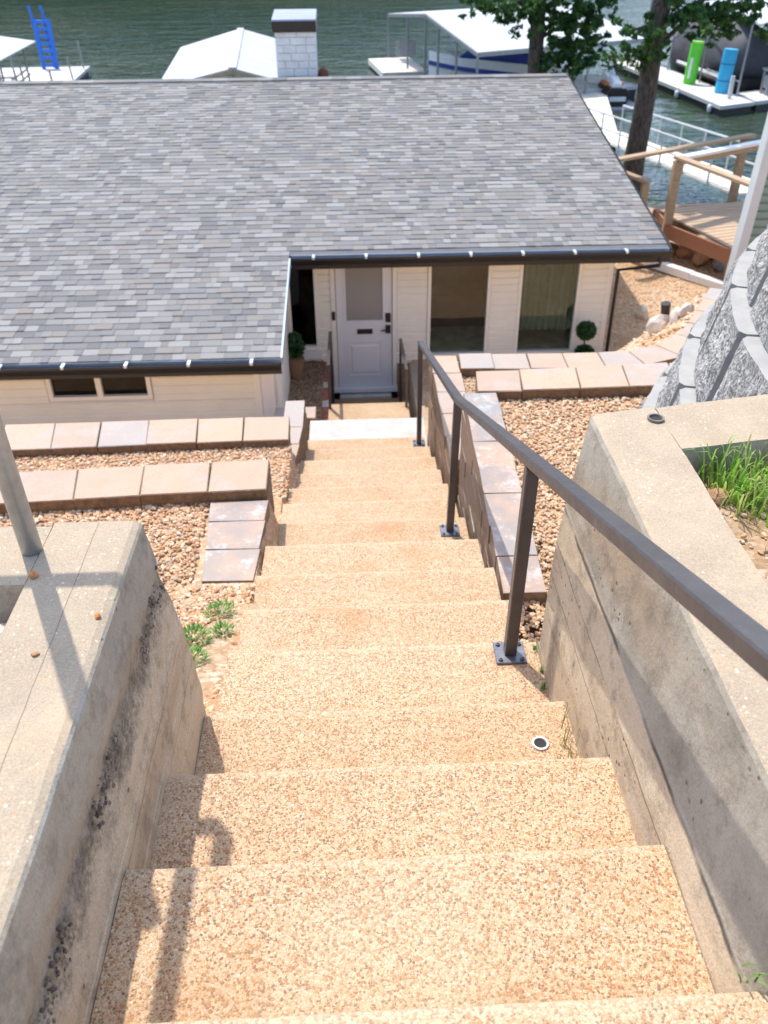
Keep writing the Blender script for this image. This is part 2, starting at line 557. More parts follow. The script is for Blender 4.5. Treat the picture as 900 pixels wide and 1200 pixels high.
# ------------------------------------------------------------------ mesh helpers
class MB:
    def __init__(self):
        self.v, self.f, self.mi, self.rn = [], [], [], []
        self.cur, self.r = 0, 0.0

    def add(self, vs, fs):
        o = len(self.v)
        self.v += [tuple(p) for p in vs]
        for f in fs:
            self.f.append(tuple(i + o for i in f))
            self.mi.append(self.cur)
            self.rn.append(self.r)

    def box(self, x0, x1, y0, y1, z0, z1):
        self.hexa([(x0, y0, z0), (x1, y0, z0), (x1, y1, z0), (x0, y1, z0), (x0, y0, z1), (x1, y0, z1), (x1, y1, z1), (x0, y1, z1)])

    def hexa(self, p):
        self.add(p, [(3, 2, 1, 0), (4, 5, 6, 7), (0, 1, 5, 4), (1, 2, 6, 5), (2, 3, 7, 6), (3, 0, 4, 7)])

    def beam(self, a, b, w, h, up=(0, 0, 1), ch=0.0):
        a, b = Vector(a), Vector(b)
        d = (b - a).normalized()
        s = d.cross(Vector(up)).normalized()
        u = s.cross(d).normalized()
        w, h = w / 2, h / 2
        if ch:
            pr = [(-w + ch, -h), (w - ch, -h), (w, -h + ch), (w, h - ch), (w - ch, h), (-w + ch, h), (-w, h - ch), (-w, -h + ch)]
        else:
            pr = [(-w, -h), (w, -h), (w, h), (-w, h)]
        n = len(pr)
        vs = [a + s * x + u * y for x, y in pr] + [b + s * x + u * y for x, y in pr]
        fs = [(i, (i + 1) % n, n + (i + 1) % n, n + i) for i in range(n)]
        fs += [tuple(range(n - 1, -1, -1)), tuple(range(n, 2 * n))]
        self.add(vs, fs)

    def tube(self, pts, rad, n=8, caps=True):
        pts = [Vector(p) for p in pts]
        if not isinstance(rad, (list, tuple)):
            rad = [rad] * len(pts)
        rings = []
        prev = None
        for i, p in enumerate(pts):
            d = (pts[min(i + 1, len(pts) - 1)] - pts[max(i - 1, 0)]).normalized()
            if prev is None:
                ref = Vector((0, 0, 1)) if abs(d.z) < .9 else Vector((1, 0, 0))
                s = d.cross(ref).normalized()
            else:
                s = (prev - d * prev.dot(d)).normalized()
            prev = s
            u = d.cross(s)
            rings.append([p + (s * math.cos(2 * math.pi * j / n) + u * math.sin(2 * math.pi * j / n)) * rad[i] for j in range(n)])
        self.loft(rings, caps)

    def loft(self, rings, caps=True, closed=True):
        n = len(rings[0])
        vs = [p for r in rings for p in r]
        fs = []
        for i in range(len(rings) - 1):
            for j in range(n if closed else n - 1):
                a, b = i * n + j, i * n + (j + 1) % n
                fs.append((a, b, b + n, a + n))
        if caps and closed:
            fs.append(tuple(range(n - 1, -1, -1)))
            fs.append(tuple(range((len(rings) - 1) * n, len(rings) * n)))
        self.add(vs, fs)

    def prism(self, poly, z0, z1):
        n = len(poly)
        vs = [(x, y, z0) for x, y in poly] + [(x, y, z1) for x, y in poly]
        fs = [(i, (i + 1) % n, n + (i + 1) % n, n + i) for i in range(n)]
        fs += [tuple(range(n - 1, -1, -1)), tuple(range(n, 2 * n))]
        self.add(vs, fs)

    def build(self, name, mats, parent=None, smooth=False, loc=None, fix=True, rnd=False, bevel=0):
        me = bpy.data.meshes.new(name)
        me.from_pydata(self.v, [], self.f)
        mats = mats if isinstance(mats, (list, tuple)) else [mats]
        for m in mats:
            me.materials.append(M[m])
        if len(mats) > 1:
            me.polygons.foreach_set("material_index", self.mi)
        if rnd:
            at = me.attributes.new("rnd", 'FLOAT', 'FACE')
            at.data.foreach_set("value", self.rn)
        if fix or bevel:
            bm = bmesh.new()
            bm.from_mesh(me)
            if fix:
                bmesh.ops.recalc_face_normals(bm, faces=bm.faces)
            if bevel:
                es = [e for e in bm.edges if len(e.link_faces) == 2 and e.calc_face_angle(0) > .6]
                bmesh.ops.bevel(bm, geom=es, offset=bevel, segments=1, affect='EDGES', profile=.5)
            bm.to_mesh(me)
            bm.free()
        if smooth:
            me.polygons.foreach_set("use_smooth", [True] * len(me.polygons))
        o = bpy.data.objects.new(name, me)
        COL.objects.link(o)
        if parent is not None:
            o.parent = parent
            if loc is None:
                o.matrix_parent_inverse = parent_world(parent).inverted()
        if loc is not None:
            o.location = loc
        return o


def parent_world(o):
    m = Matrix.LocRotScale(o.location, o.rotation_euler, o.scale)
    if o.parent:
        m = parent_world(o.parent) @ o.matrix_parent_inverse @ m
    return m


def tag(o, label=None, cat=None, group=None, kind=None):
    if label:
        o["label"] = label
    if cat:
        o["category"] = cat
    if group:
        o["group"] = group
    if kind:
        o["kind"] = kind
    return o


def thing(name, label, cat, loc=(0, 0, 0), group=None):
    o = bpy.data.objects.new(name, None)
    o.empty_display_size = .1
    o.location = loc
    COL.objects.link(o)
    return tag(o, label, cat, group)


def copy_tree(o, loc=None, parent=None):
    c = o.copy()
    COL.objects.link(c)
    if parent is not None:
        c.parent = parent
    if loc is not None:
        c.location = loc
    for ch in list(o.children):
        copy_tree(ch, None, c)
    return c


def interp(x, xs, ys):
    return float(np.interp(x, xs, ys))


# hash-like smooth noise
from mathutils import noise as mnoise
def nz3(x, y, z=0.0):
    return mnoise.noise(Vector((x, y, z)))


# ------------------------------------------------------------------ terrain
STEP_Y = [0.70, 1.077, 1.434, 1.84, 2.252, 2.69, 3.119, 3.553, 4.09, 4.524, 4.97, 5.41, 5.86, 6.30, 6.753]
STEP_Z = [-1.425, -1.583, -1.735, -1.967, -2.105, -2.285, -2.454, -2.610, -2.850, -3.005, -3.18, -3.34, -3.50, -3.66, -3.824]
WATER_Z = -8.0
BANK = [(.66, 7.12), (1.19, 7.095), (2.12, 7.065), (2.39, 7.085), (2.68, 7.20), (2.98, 7.45), (3.24, 7.87), (3.505, 8.33), (3.66, 8.62)]


def ground_h(x, y):
    if y > 18:
        return interp(y, [18, 20, 24, 30, 60], [-5.9, -6.2, -7.4, -9.2, -11]) + .05 * nz3(x * .8, y * .8)
    yard = -5.87 + .04 * nz3(x * 1.3, y * 1.3)
    if -.62 < x <= -.5 and y < 1.66:
        return -2.3
    if -.5 < x < .86:
        if y < 7.4:
            return interp(y, [-3, .7, 7.4], [-1.9, -1.9, -4.4])
        if y < 12.82:
            return interp(y, [7.4, 11.0, 12.9], [-4.5, -6.62, -6.62])
        return yard
    if x <= -.5:
        if y < 1.62:
            return -1.33
        if y < 4.05:
            return interp(y, [1.62, 1.68, 3.2, 4.05], [-1.6, -2.02, -2.59, -2.605])
        if y < 5.55:
            return interp(y, [4.05, 4.2, 5.55], [-2.7, -3.11, -3.12])
        return min(yard, 0) if y > 10 else interp(y, [5.55, 5.75, 9.6, 10], [-3.2, -3.7, -5.75, yard])
    yb = interp(x, [.6, 2.12, 2.5, 2.78, 3.08, 3.34, 3.6, 3.75, 6], [6.95, 6.95, 7.0, 7.13, 7.38, 7.8, 8.28, 8.62, 8.62])
    if y < 2.03:
        return -1.40
    if y < 5.1:
        return interp(y, [2.03, 2.15, 5.1], [-2.2, -2.57, -2.57])
    if y < yb:
        return interp(y, [5.1, 5.22, yb], [-2.7, -3.29, -3.29])
    d = 9.0
    for a, b in zip(BANK, BANK[1:]):
        ex, ey = b[0] - a[0], b[1] - a[1]
        t = max(0, min(1, ((x - a[0]) * ex + (y - a[1]) * ey) / (ex * ex + ey * ey)))
        d = min(d, math.hypot(x - a[0] - t * ex, y - a[1] - t * ey))
    if x > 3.5:
        d = min(d, max(0, y - 8.62))
    return max(yard, -3.285 - 1.08 * max(0, d - .06) + .02 * nz3(x * 2.1, y * 2.1))


xs = np.concatenate([[-900, -300, -120, -60, -30, -16, -11], np.arange(-8, 9.01, .1), [10, 12, 15, 20, 30, 60, 120, 300, 900]])
ys = np.concatenate([[-60, -20, -8], np.arange(-4, 19.01, .1), np.arange(19.5, 34, .5), [36, 40, 60, 120, 300, 900, 1600]])
gm = MB()
gv = [(x, y, ground_h(x, y)) for y in ys for x in xs]
nx = len(xs)
gf = [(j * nx + i, j * nx + i + 1, (j + 1) * nx + i + 1, (j + 1) * nx + i) for j in range(len(ys) - 1) for i in range(nx - 1)]
gm.add(gv, gf)
tag(gm.build("ground", "ground", fix=False), kind="structure")

w = MB()
w.add([(-900, 20, WATER_Z), (900, 20, WATER_Z), (900, 1500, WATER_Z), (-900, 1500, WATER_Z)], [(0, 1, 2, 3)])
tag(w.build("water", "water", fix=False), kind="structure")

# wooded far shore (seen mirrored in the lake)
hm = MB()
hx = np.linspace(-700, 700, 141)
prof = [(0, 0), (6, .35), (25, .75), (60, 1.0), (140, 1.15)]
rows = []
for d, s in prof:
    rows.append([(x, interp(x, [-700, 20, 120, 700], [165, 175, 330, 380]) + d,
                  WATER_Z - .3 + s * interp(x, [-700, -40, 25, 110, 700], [62, 56, 42, 20, 20]) * (1 + .22 * nz3(x * .05, d * .03) + .14 * nz3(x * .19, d * .1)) * (1 if s else 0)) for x in hx])
hm.loft([list(r) for r in zip(*rows)], caps=False, closed=False)
tag(hm.build("hills", "far_woods", smooth=True), kind="structure")

# ------------------------------------------------------------------ staircase
stairs = thing("staircase", "straight flight of tan exposed aggregate concrete steps down to the house", "staircase", (0, 4, -3.2))
NXS = 26


def step_mesh(y_back, y_n, zt, x0, x1, mat, depth=.42):
    mb = MB()
    prof = [(y_back, zt - depth), (y_back, zt), (y_back + .42 * (y_n - y_back), zt), (y_n - .035, zt), (y_n - .006, zt - .004), (y_n, zt - .014), (y_n + .002, zt - .06), (y_n - .002, zt - depth)]
    rings = []
    for i in range(NXS + 1):
        x = x0 + (x1 - x0) * i / NXS
        r = []
        for j, (y, z) in enumerate(prof):
            jy = .0035 * nz3(x * 14, y_n * 9, j * .2) if j in (3, 4, 5) else 0
            jz = .002 * nz3(x * 9, y_n * 5 + j, 3) if j in (2, 3, 4, 5) else 0
            ex = 0
            if i in (0, NXS):
                ex = .008 * nz3(y * 8, z * 3, x)
            r.append((x + ex, y + jy + .005 * (x / .55), z + jz))
        rings.append(r)
    mb.loft(rings)
    o = mb.build("step", mat, stairs)
    at = o.data.attributes.new("wear", 'FLOAT', 'POINT')
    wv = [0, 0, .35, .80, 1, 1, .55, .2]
    at.data.foreach_set("value", wv * (NXS + 1))
    at = o.data.attributes.new("tone", 'FLOAT', 'POINT')
    at.data.foreach_set("value", [random.random()] * len(o.data.vertices))
    return o


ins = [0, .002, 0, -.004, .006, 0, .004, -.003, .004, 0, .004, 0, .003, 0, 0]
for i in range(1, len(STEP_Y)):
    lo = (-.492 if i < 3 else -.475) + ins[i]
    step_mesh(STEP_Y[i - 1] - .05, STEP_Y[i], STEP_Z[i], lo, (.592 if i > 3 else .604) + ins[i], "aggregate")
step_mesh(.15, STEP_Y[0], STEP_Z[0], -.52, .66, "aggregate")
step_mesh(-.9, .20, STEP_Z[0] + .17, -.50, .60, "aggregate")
pl_ = step_mesh(6.70, 7.42, -3.99, -.45, .63, "white_concrete", .5)
pl_.name = "landing"
pl_["label"] = "white painted landing at the foot of the tan steps"
LOW = [(7.85, -4.26), (8.26, -4.50), (8.68, -4.74), (9.10, -4.98), (9.52, -5.22), (9.94, -5.46), (11.06, -5.70), (11.36, -5.90), (11.66, -6.10), (11.96, -6.28)]
yy = 7.42                                                  # the steeper flight below the landing
for y1, zz in LOW:
    step_mesh(yy - .04, y1, zz, -.40, .72, "aggregate", .9)
    yy = y1

# ring of the old pipe sleeve in the fourth tread
sl_ = MB()
cx, cy, cz = .497, 1.675, -1.967
n = 24
rings = [[(cx + r * math.cos(a), cy + r * math.sin(a), z) for a in [2 * math.pi * i / n for i in range(n)]] for r, z in ((.0245, cz - .01), (.0245, cz + .006), (.0185, cz + .0065), (.0175, cz + .002))]
sl_.loft(rings, caps=False)
sl_.cur = 1
sl_.add([(cx + .0178 * math.cos(2 * math.pi * i / n), cy + .0178 * math.sin(2 * math.pi * i / n), cz + .0025) for i in range(n)], [tuple(range(n))])
sl_.build("pipe_sleeve", ["pvc", "hole_dark"], stairs, smooth=False)

# ------------------------------------------------------------------ concrete walls
def wall_along_y(name_parts, prof, ylist, yend, mat, parent, amp=.003):
    """prof: list of (x,z); last rings use yend(x,z)"""
    mb = MB()
    rings = []
    for t in ylist:
        r = []
        for (x, z) in prof:
            y = t if t < ylist[-1] - 1e-6 else yend(x, z)
            n1 = amp * nz3(y * 3.1, z * 5, x)
            if mat == 'concrete_left' and -1.47 < z < -1.37:
                n1 -= .006 * (1 + nz3(y * 22, z * 30))
            n2 = amp * .8 * nz3(y * 16, z * 20, x + 5)
            r.append((x + n1 + n2, y + (.4 * n2), z + .5 * n1 + .5 * n2))
        rings.append(r)
    mb.loft(rings)
    return mb.build(name_parts, mat, parent)


def dense(pts, d=.05):
    out = []
    for (a, b) in zip(pts, pts[1:]):
        L = math.dist(a, b)
        m = max(1, int(L / d))
        for i in range(m):
            out.append((a[0] + (b[0] - a[0]) * i / m, a[1] + (b[1] - a[1]) * i / m))
    out.append(pts[-1])
    return out


lw = thing("concrete_wall", "weathered concrete planter wall left of the steps, dark rough band along its side", "wall", (-.63, 1, -1.9))
prof = dense([(-.733, -2.5), (-.733, -1.2), (-.545, -1.2), (-.531, -1.207), (-.526, -1.215), (-.512, -1.405)], .03) + \
    dense([(-.509, -1.43), (-.497, -1.56), (-.495, -1.563), (-.490, -1.70), (-.488, -1.703), (-.484, -1.84), (-.482, -1.843), (-.476, -2.5)])
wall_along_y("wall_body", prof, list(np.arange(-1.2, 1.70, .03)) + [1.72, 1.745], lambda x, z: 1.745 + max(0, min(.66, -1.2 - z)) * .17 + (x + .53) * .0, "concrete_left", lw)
mb = MB()
prof = [(1.515, -2.5), (1.515, -1.2)] + [(1.53 + i * .05, -1.2) for i in range(4)] + [(1.735, -1.2), (1.748, -1.212), (1.765, -1.4), (1.80, -1.6), (1.86, -1.9), (1.86, -2.5)]
mb.loft([[(x, y + .003 * nz3(x * 4, z * 4, y), z + .003 * nz3(x * 9, y * 9, 2) - .001) for (y, z) in prof] for x in np.linspace(-2.3, -.7345, 27)])
mb.add([], [])
mb.build("end_wall", "concrete_left", lw)


def pebbles(name, n, place, smin, smax, mat, parent=None, flat=.65, seed=1):
    """joined angular pebbles; place(rng,n)->(n,3) arrays of centres"""
    g = np.random.default_rng(seed)
    ph = (1 + 5 ** .5) / 2
    iv = np.array([(-1, ph, 0), (1, ph, 0), (-1, -ph, 0), (1, -ph, 0), (0, -1, ph), (0, 1, ph), (0, -1, -ph), (0, 1, -ph), (ph, 0, -1), (ph, 0, 1), (-ph, 0, -1), (-ph, 0, 1)], float)
    iv /= np.linalg.norm(iv[0])
    fc = np.array([(0, 11, 5), (0, 5, 1), (0, 1, 7), (0, 7, 10), (0, 10, 11), (1, 5, 9), (5, 11, 4), (11, 10, 2), (10, 7, 6), (7, 1, 8), (3, 9, 4), (3, 4, 2), (3, 2, 6), (3, 6, 8), (3, 8, 9), (4, 9, 5), (2, 4, 11), (6, 2, 10), (8, 6, 7), (9, 8, 1)])
    c = place(g, n)
    n = len(c)
    s = smin + (smax - smin) * g.random(n) ** 2.0
    vv = iv[None] * (1 + .30 * (g.random((n, 12, 1)) - .5))
    vv = vv * (np.array([1, .75, flat]) * (1 + .5 * (g.random((n, 1, 3)) - .5)))
    ang = g.random(n) * 6.283
    tl = (g.random(n) - .5) * 1.0
    ca, sa = np.cos(ang), np.sin(ang)
    ct, st_ = np.cos(tl), np.sin(tl)
    R1 = np.zeros((n, 3, 3))
    R1[:, 0, 0] = 1
    R1[:, 1, 1] = ct
    R1[:, 1, 2] = -st_
    R1[:, 2, 1] = st_
    R1[:, 2, 2] = ct
    R2 = np.zeros((n, 3, 3))
    R2[:, 0, 0] = ca
    R2[:, 0, 1] = -sa
    R2[:, 1, 0] = sa
    R2[:, 1, 1] = ca
    R2[:, 2, 2] = 1
    vv = np.einsum('nij,nkj->nki', R2 @ R1, vv) * s[:, None, None] + c[:, None, :]
    ff = fc[None] + (np.arange(n) * 12)[:, None, None]
    me = bpy.data.meshes.new(name)
    nv, nf = n * 12, n * 20
    me.vertices.add(nv)
    me.vertices.foreach_set("co", vv.reshape(-1).astype(np.float32))
    me.loops.add(nf * 3)
    me.loops.foreach_set("vertex_index", ff.reshape(-1).astype(np.int32))
    me.polygons.add(nf)
    me.polygons.foreach_set("loop_start", np.arange(nf, dtype=np.int32) * 3)
    me.update(calc_edges=True)
    at = me.attributes.new("rnd", 'FLOAT', 'FACE')
    at.data.foreach_set("value", np.repeat(g.random(n), 20).astype(np.float32))
    me.polygons.foreach_set("use_smooth", [False] * nf)
    me.materials.append(M[mat])
    o = bpy.data.objects.new(name, me)
    COL.objects.link(o)
    if parent is not None:
        o.parent = parent
        o.matrix_parent_inverse = parent_world(parent).inverted()
    return o


def honey_place(g, n):
    y = g.random(n) * 2.3 - .5 + 0
    keep = np.array([nz3(t * 3.3, 4.1) > -.06 - .35 * nz3(t * 17, 1) for t in y])
    y = y[keep]
    z = -1.425 + (g.normal(size=len(y))) * .024 + np.array([.012 * nz3(t * 6, 1) for t in y])
    x = -.5175 + g.random(len(y)) * .005
    return np.stack([x, y, z], 1)


tag(pebbles("honeycomb_stone", 1500, honey_place, .002, .0075, "honeycomb", lw, .9, 3), kind="stuff")

rw = thing("concrete_planter", "board-marked concrete planter wall right of the steps with grass growing inside", "planter", (.75, 1.2, -1.9))
prof = dense([(.848, -2.7), (.848, -1.17), (.676, -1.17), (.661, -1.178), (.655, -1.19), (.630, -1.40), (.622, -1.47)]) + \
    dense([(.619, -1.48), (.607, -1.60), (.602, -1.74), (.600, -1.89), (.598, -2.2), (.596, -2.7)])
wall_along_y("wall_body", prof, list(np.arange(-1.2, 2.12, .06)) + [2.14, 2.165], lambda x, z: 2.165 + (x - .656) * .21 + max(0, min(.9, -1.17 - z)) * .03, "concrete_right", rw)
mb = MB()
rings = []
for x in np.arange(.850, 2.2, .06):
    yo, yi = 2.165 + (x - .656) * .215, 1.962 + (x - .836) * .155
    r = [(yi, -2.7), (yi, -1.17)] + [(yi + (yo - yi) * t, -1.17) for t in (.25, .5, .75, .94)] + [(yo, -1.182), (yo + .004, -1.5), (yo + .01, -2.7)]
    rings.append([(x, y + .004 * nz3(x * 5, z * 5, y), z + .004 * nz3(x * 7, y * 7, 2)) for (y, z) in r])
mb.loft(rings)
mb.build("end_wall", "concrete_right", rw)
# soil inside
mb = MB()
gx, gy = np.linspace(.84, 2.2, 40), np.linspace(-1.2, 2.2, 80)
mb.add([(x, y, -1.275 + .02 * nz3(x * 6, y * 6) + .015 * nz3(x * 17, y * 17) + .02 * (y - 1.5)) for y in gy for x in gx],
       [(j * 40 + i, j * 40 + i + 1, (j + 1) * 40 + i + 1, (j + 1) * 40 + i) for j in range(79) for i in range(39)])
mb.build("soil", "soil", rw, smooth=True, fix=False)
# pale footing edge at the wall's far foot
mb = MB()
mb.hexa([(.598, 2.15, -2.5), (.63, 2.15, -2.5), (.65, 2.24, -2.5), (.60, 2.26, -2.5), (.607, 2.14, -1.98), (.63, 2.15, -1.72), (.655, 2.22, -1.70), (.612, 2.23, -2.0)])
mb.build("footing", "concrete_pale", rw, bevel=.008)
# pipe stub cap on top of the planter
mb = MB()
cx, cy, cz = .829, 2.126, -1.17
n = 20
ring = lambda r, z: [(cx + r * math.cos(2 * math.pi * i / n), cy + r * math.sin(2 * math.pi * i / n), z) for i in range(n)]
mb.loft([ring(.021, cz - .02), ring(.022, cz + .004), ring(.0235, cz + .005), ring(.0235, cz + .008), ring(.0185, cz + .008), ring(.017, cz + .001)], caps=False)
mb.cur = 1
mb.add(ring(.0172, cz + .003), [tuple(range(n))])
mb.build("pipe_stub", ["pipe_grey", "hole_dark"], rw)


def rock(name, c, s, mat, label, cat, seed=0, sq=(1, .8, .6), parent=None, group=None):
    bm = bmesh.new()
    bmesh.ops.create_icosphere(bm, subdivisions=2, radius=1)
    for v_ in bm.verts:
        p = v_.co.copy()
        f = 1 + .35 * nz3(p.x * 1.3 + seed, p.y * 1.3, p.z * 1.3) + .12 * nz3(p.x * 4, p.y * 4 + seed, p.z * 4)
        v_.co = Vector((p.x * sq[0], p.y * sq[1], p.z * sq[2])) * s * f
    me = bpy.data.meshes.new(name)
    bm.to_mesh(me)
    bm.free()
    me.materials.append(M[mat])
    o = bpy.data.objects.new(name, me)
    o.location = c
    o.rotation_euler = (0, 0, seed * 1.7)
    COL.objects.link(o)
    if label:
        tag(o, label, cat, group)
    return o


rock("pebble", (-.720, 1.538, -1.194), .011, "orange_stone", "small orange stone at the corner of the recess by the pipe post", "stone", 1)
rock("pebble", (-.645, 1.288, -1.196), .008, "rock_rust", "small dark chip lying alone on the left concrete wall top", "stone", 2)
rock("pebble", (-.548, 1.395, -1.195), .008, "orange_stone", "tiny orange chip near the inner edge of the left wall", "stone", 3)
rock("rock", (.925, 1.86, -1.255), .034, "rock_rust", "rust-brown rock in the planter soil beside the tall grass", "rock", 4)
rock("rock", (1.03, 1.66, -1.262), .022, "rock_pale", "pale rock in the planter soil near the frame edge", "rock", 5)
rock("rock", (-.80, 1.44, -1.30), .05, "rock_pale", "yellowish rock inside the left wall's recess", "rock", 6)

# ------------------------------------------------------------------ grey pipe rail on the left wall
pr = thing("pipe_railing", "grey galvanized pipe railing standing on the left concrete wall", "railing", (-.753, 1.637, -1.2))
mb = MB()
mb.tube([(-.753, 1.637, -1.21), (-.785, 1.637, -.14)], .024, 20)
mb.build("post", "galvanized", pr, smooth=True)
mb = MB()
mb.tube([(-.735, -1.2, -.12), (-.735, 2.0, -.12), (-.755, 2.03, -.12), (-1.1, 2.03, -.12)], .0225, 16)
mb.build("top_rail", "galvanized", pr, smooth=True)
mb = MB()
mb.tube([(-.753, .1, -1.21), (-.757, .1, -.14)], .0225, 16)
mb.build("post", "galvanized", pr, smooth=True)

# ------------------------------------------------------------------ dark metal handrail
hr = thing("handrail", "dark brown metal handrail with three posts bolted to the right side of the steps", "handrail", (.5, 2.2, -2.1))
RP = [(.515, -.2, -.39), (.515, 2.19, -1.335), (.512, 3.95, -2.03), (.525, 6.60, -2.865)]
mb = MB()
for a, b in zip(RP, RP[1:]):
    pass
s_w, s_h = .046, .034
prr = []
for i, p in enumerate(RP):
    p = Vector(p)
    d = (Vector(RP[min(i + 1, 3)]) - Vector(RP[max(i - 1, 0)])).normalized()
    s = d.cross(Vector((0, 0, 1))).normalized()
    u = s.cross(d)
    w_, h_, c = s_w / 2, s_h / 2, .004
    prr.append([p + s * x + u * y for x, y in [(-w_ + c, -h_), (w_ - c, -h_), (w_, -h_ + c), (w_, h_ - c), (w_ - c, h_), (-w_ + c, h_), (-w_, h_ - c), (-w_, -h_ + c)]])
mb.loft(prr)
mb.build("top_rail", "rail_metal", hr)
# short return below the last post
mb = MB()
mb.beam((.525, 6.56, -2.885), (.60, 7.25, -3.25), .040, .032, ch=.004)
mb.build("rail_return", "rail_metal", hr)
POSTS = [((.50, 2.19, -2.105), (.512, 2.19, -1.35)), ((.497, 3.955, -2.850), (.510, 3.95, -2.045)), ((.530, 6.62, -3.824), (.525, 6.58, -2.88))]
for b, t in POSTS:
    mb = MB()
    mb.beam(b, t, .040, .040, up=(0, 1, 0), ch=.003)
    po = mb.build("post", "rail_metal", hr)
    mb = MB()
    mb.box(b[0] - .052, b[0] + .052, b[1] - .052, b[1] + .052, b[2] + .001, b[2] + .010)
    pt = mb.build("base_plate", "plate_metal", po, bevel=.002)
    for sx in (-1, 1):
        for sy in (-1, 1):
            mb = MB()
            cx, cy = b[0] + sx * .037, b[1] + sy * .037
            mb.tube([(cx, cy, b[2] + .009), (cx, cy, b[2] + .017)], .0085, 6)
            mb.tube([(cx, cy, b[2] + .016), (cx, cy, b[2] + .022)], .004, 8)
            mb.build("bolt", "plate_metal", po)

# ------------------------------------------------------------------ segmental paver walls
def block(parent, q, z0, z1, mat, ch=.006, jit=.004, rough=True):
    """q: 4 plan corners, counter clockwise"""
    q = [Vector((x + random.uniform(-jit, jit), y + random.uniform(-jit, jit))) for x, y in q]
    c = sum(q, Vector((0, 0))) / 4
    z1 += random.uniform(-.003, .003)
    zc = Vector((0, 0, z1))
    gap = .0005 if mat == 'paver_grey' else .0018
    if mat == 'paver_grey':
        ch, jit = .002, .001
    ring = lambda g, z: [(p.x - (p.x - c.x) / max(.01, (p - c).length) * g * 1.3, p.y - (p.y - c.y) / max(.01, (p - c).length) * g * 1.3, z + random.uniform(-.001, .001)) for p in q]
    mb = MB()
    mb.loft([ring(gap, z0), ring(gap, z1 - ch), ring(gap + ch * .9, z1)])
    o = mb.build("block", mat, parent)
    # put the origin in the block so that pieces keep their own place
    return o


def row_wall(name, label, pts_front, pts_back, z1, h, courses, mat, group="paver retaining walls along the steps", lower_mat=None):
    cx = sum(p[0] for p in pts_front) / len(pts_front)
    cy = sum(p[1] for p in pts_front) / len(pts_front)
    t = thing(name, label, "wall", (cx, cy, z1 - h * courses), group)
    for c in range(courses):
        zt = z1 - c * h
        n = len(pts_front) - 1
        for i in range(n):
            block(t, [pts_front[i], pts_front[i + 1], pts_back[i + 1], pts_back[i]], zt - h + .003, zt, mat if c == 0 else (lower_mat or mat))
    return t


# left, nearer row
fx = [-2.30, -1.94, -1.585, -1.155, -.80, -.498]
fx = [-2.28, -1.90, -1.50, -1.157, -.805, -.492]
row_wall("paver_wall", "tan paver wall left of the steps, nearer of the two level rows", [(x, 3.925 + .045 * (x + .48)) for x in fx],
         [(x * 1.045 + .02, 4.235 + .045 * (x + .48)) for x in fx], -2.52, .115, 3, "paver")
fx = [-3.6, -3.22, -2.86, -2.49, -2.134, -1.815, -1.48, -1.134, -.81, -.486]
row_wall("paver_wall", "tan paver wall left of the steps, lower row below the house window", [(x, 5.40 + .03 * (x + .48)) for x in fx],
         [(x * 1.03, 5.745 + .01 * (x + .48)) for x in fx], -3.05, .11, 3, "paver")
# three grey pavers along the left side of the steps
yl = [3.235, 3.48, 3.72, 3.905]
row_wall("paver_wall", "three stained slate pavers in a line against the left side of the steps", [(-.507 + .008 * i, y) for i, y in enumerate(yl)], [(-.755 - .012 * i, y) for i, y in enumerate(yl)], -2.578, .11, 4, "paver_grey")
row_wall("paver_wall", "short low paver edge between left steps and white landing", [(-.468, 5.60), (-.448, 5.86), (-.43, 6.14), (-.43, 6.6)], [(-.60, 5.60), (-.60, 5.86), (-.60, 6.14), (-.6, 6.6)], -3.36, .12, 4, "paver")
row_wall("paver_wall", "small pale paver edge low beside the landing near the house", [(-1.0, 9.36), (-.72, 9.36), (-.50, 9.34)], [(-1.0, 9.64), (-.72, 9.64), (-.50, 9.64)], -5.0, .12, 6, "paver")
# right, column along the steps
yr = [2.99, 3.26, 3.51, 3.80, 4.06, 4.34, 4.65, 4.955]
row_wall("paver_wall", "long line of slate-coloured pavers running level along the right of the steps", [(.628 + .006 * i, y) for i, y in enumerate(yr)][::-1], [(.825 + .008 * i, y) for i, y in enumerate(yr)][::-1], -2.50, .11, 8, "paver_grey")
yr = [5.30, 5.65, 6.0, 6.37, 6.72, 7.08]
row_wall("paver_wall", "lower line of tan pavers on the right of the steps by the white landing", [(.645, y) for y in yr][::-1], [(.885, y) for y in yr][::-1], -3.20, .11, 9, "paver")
fx = [.76, 1.047, 1.422, 1.735, 2.05, 2.38, 2.72]
row_wall("paver_wall", "tan paver row right of the handrail, nearer row in the gravel", [(x, 4.955 + .03 * max(0, x - 1.2)) for x in fx], [(x + .03, 5.26 + .06 * max(0, x - 1.2)) for x in fx], -2.49, .085, 6, "paver")
bk_ = [(.90, 7.105), (1.19, 7.095), (1.50, 7.08), (1.81, 7.068), (2.12, 7.065), (2.40, 7.085), (2.68, 7.20), (2.95, 7.42), (3.13, 7.69), (3.31, 7.99), (3.485, 8.30), (3.66, 8.60)]
fr_ = []
for i, p in enumerate(bk_):
    a = Vector(bk_[max(0, i - 1)])
    b = Vector(bk_[min(len(bk_) - 1, i + 1)])
    d = (b - a).normalized()
    fr_.append((p[0] + d.y * .31, p[1] - d.x * .31))
row_wall("paver_wall", "curved tan paver row below the house windows sweeping round to the right", fr_, bk_, -3.20, .11, 9, "paver")

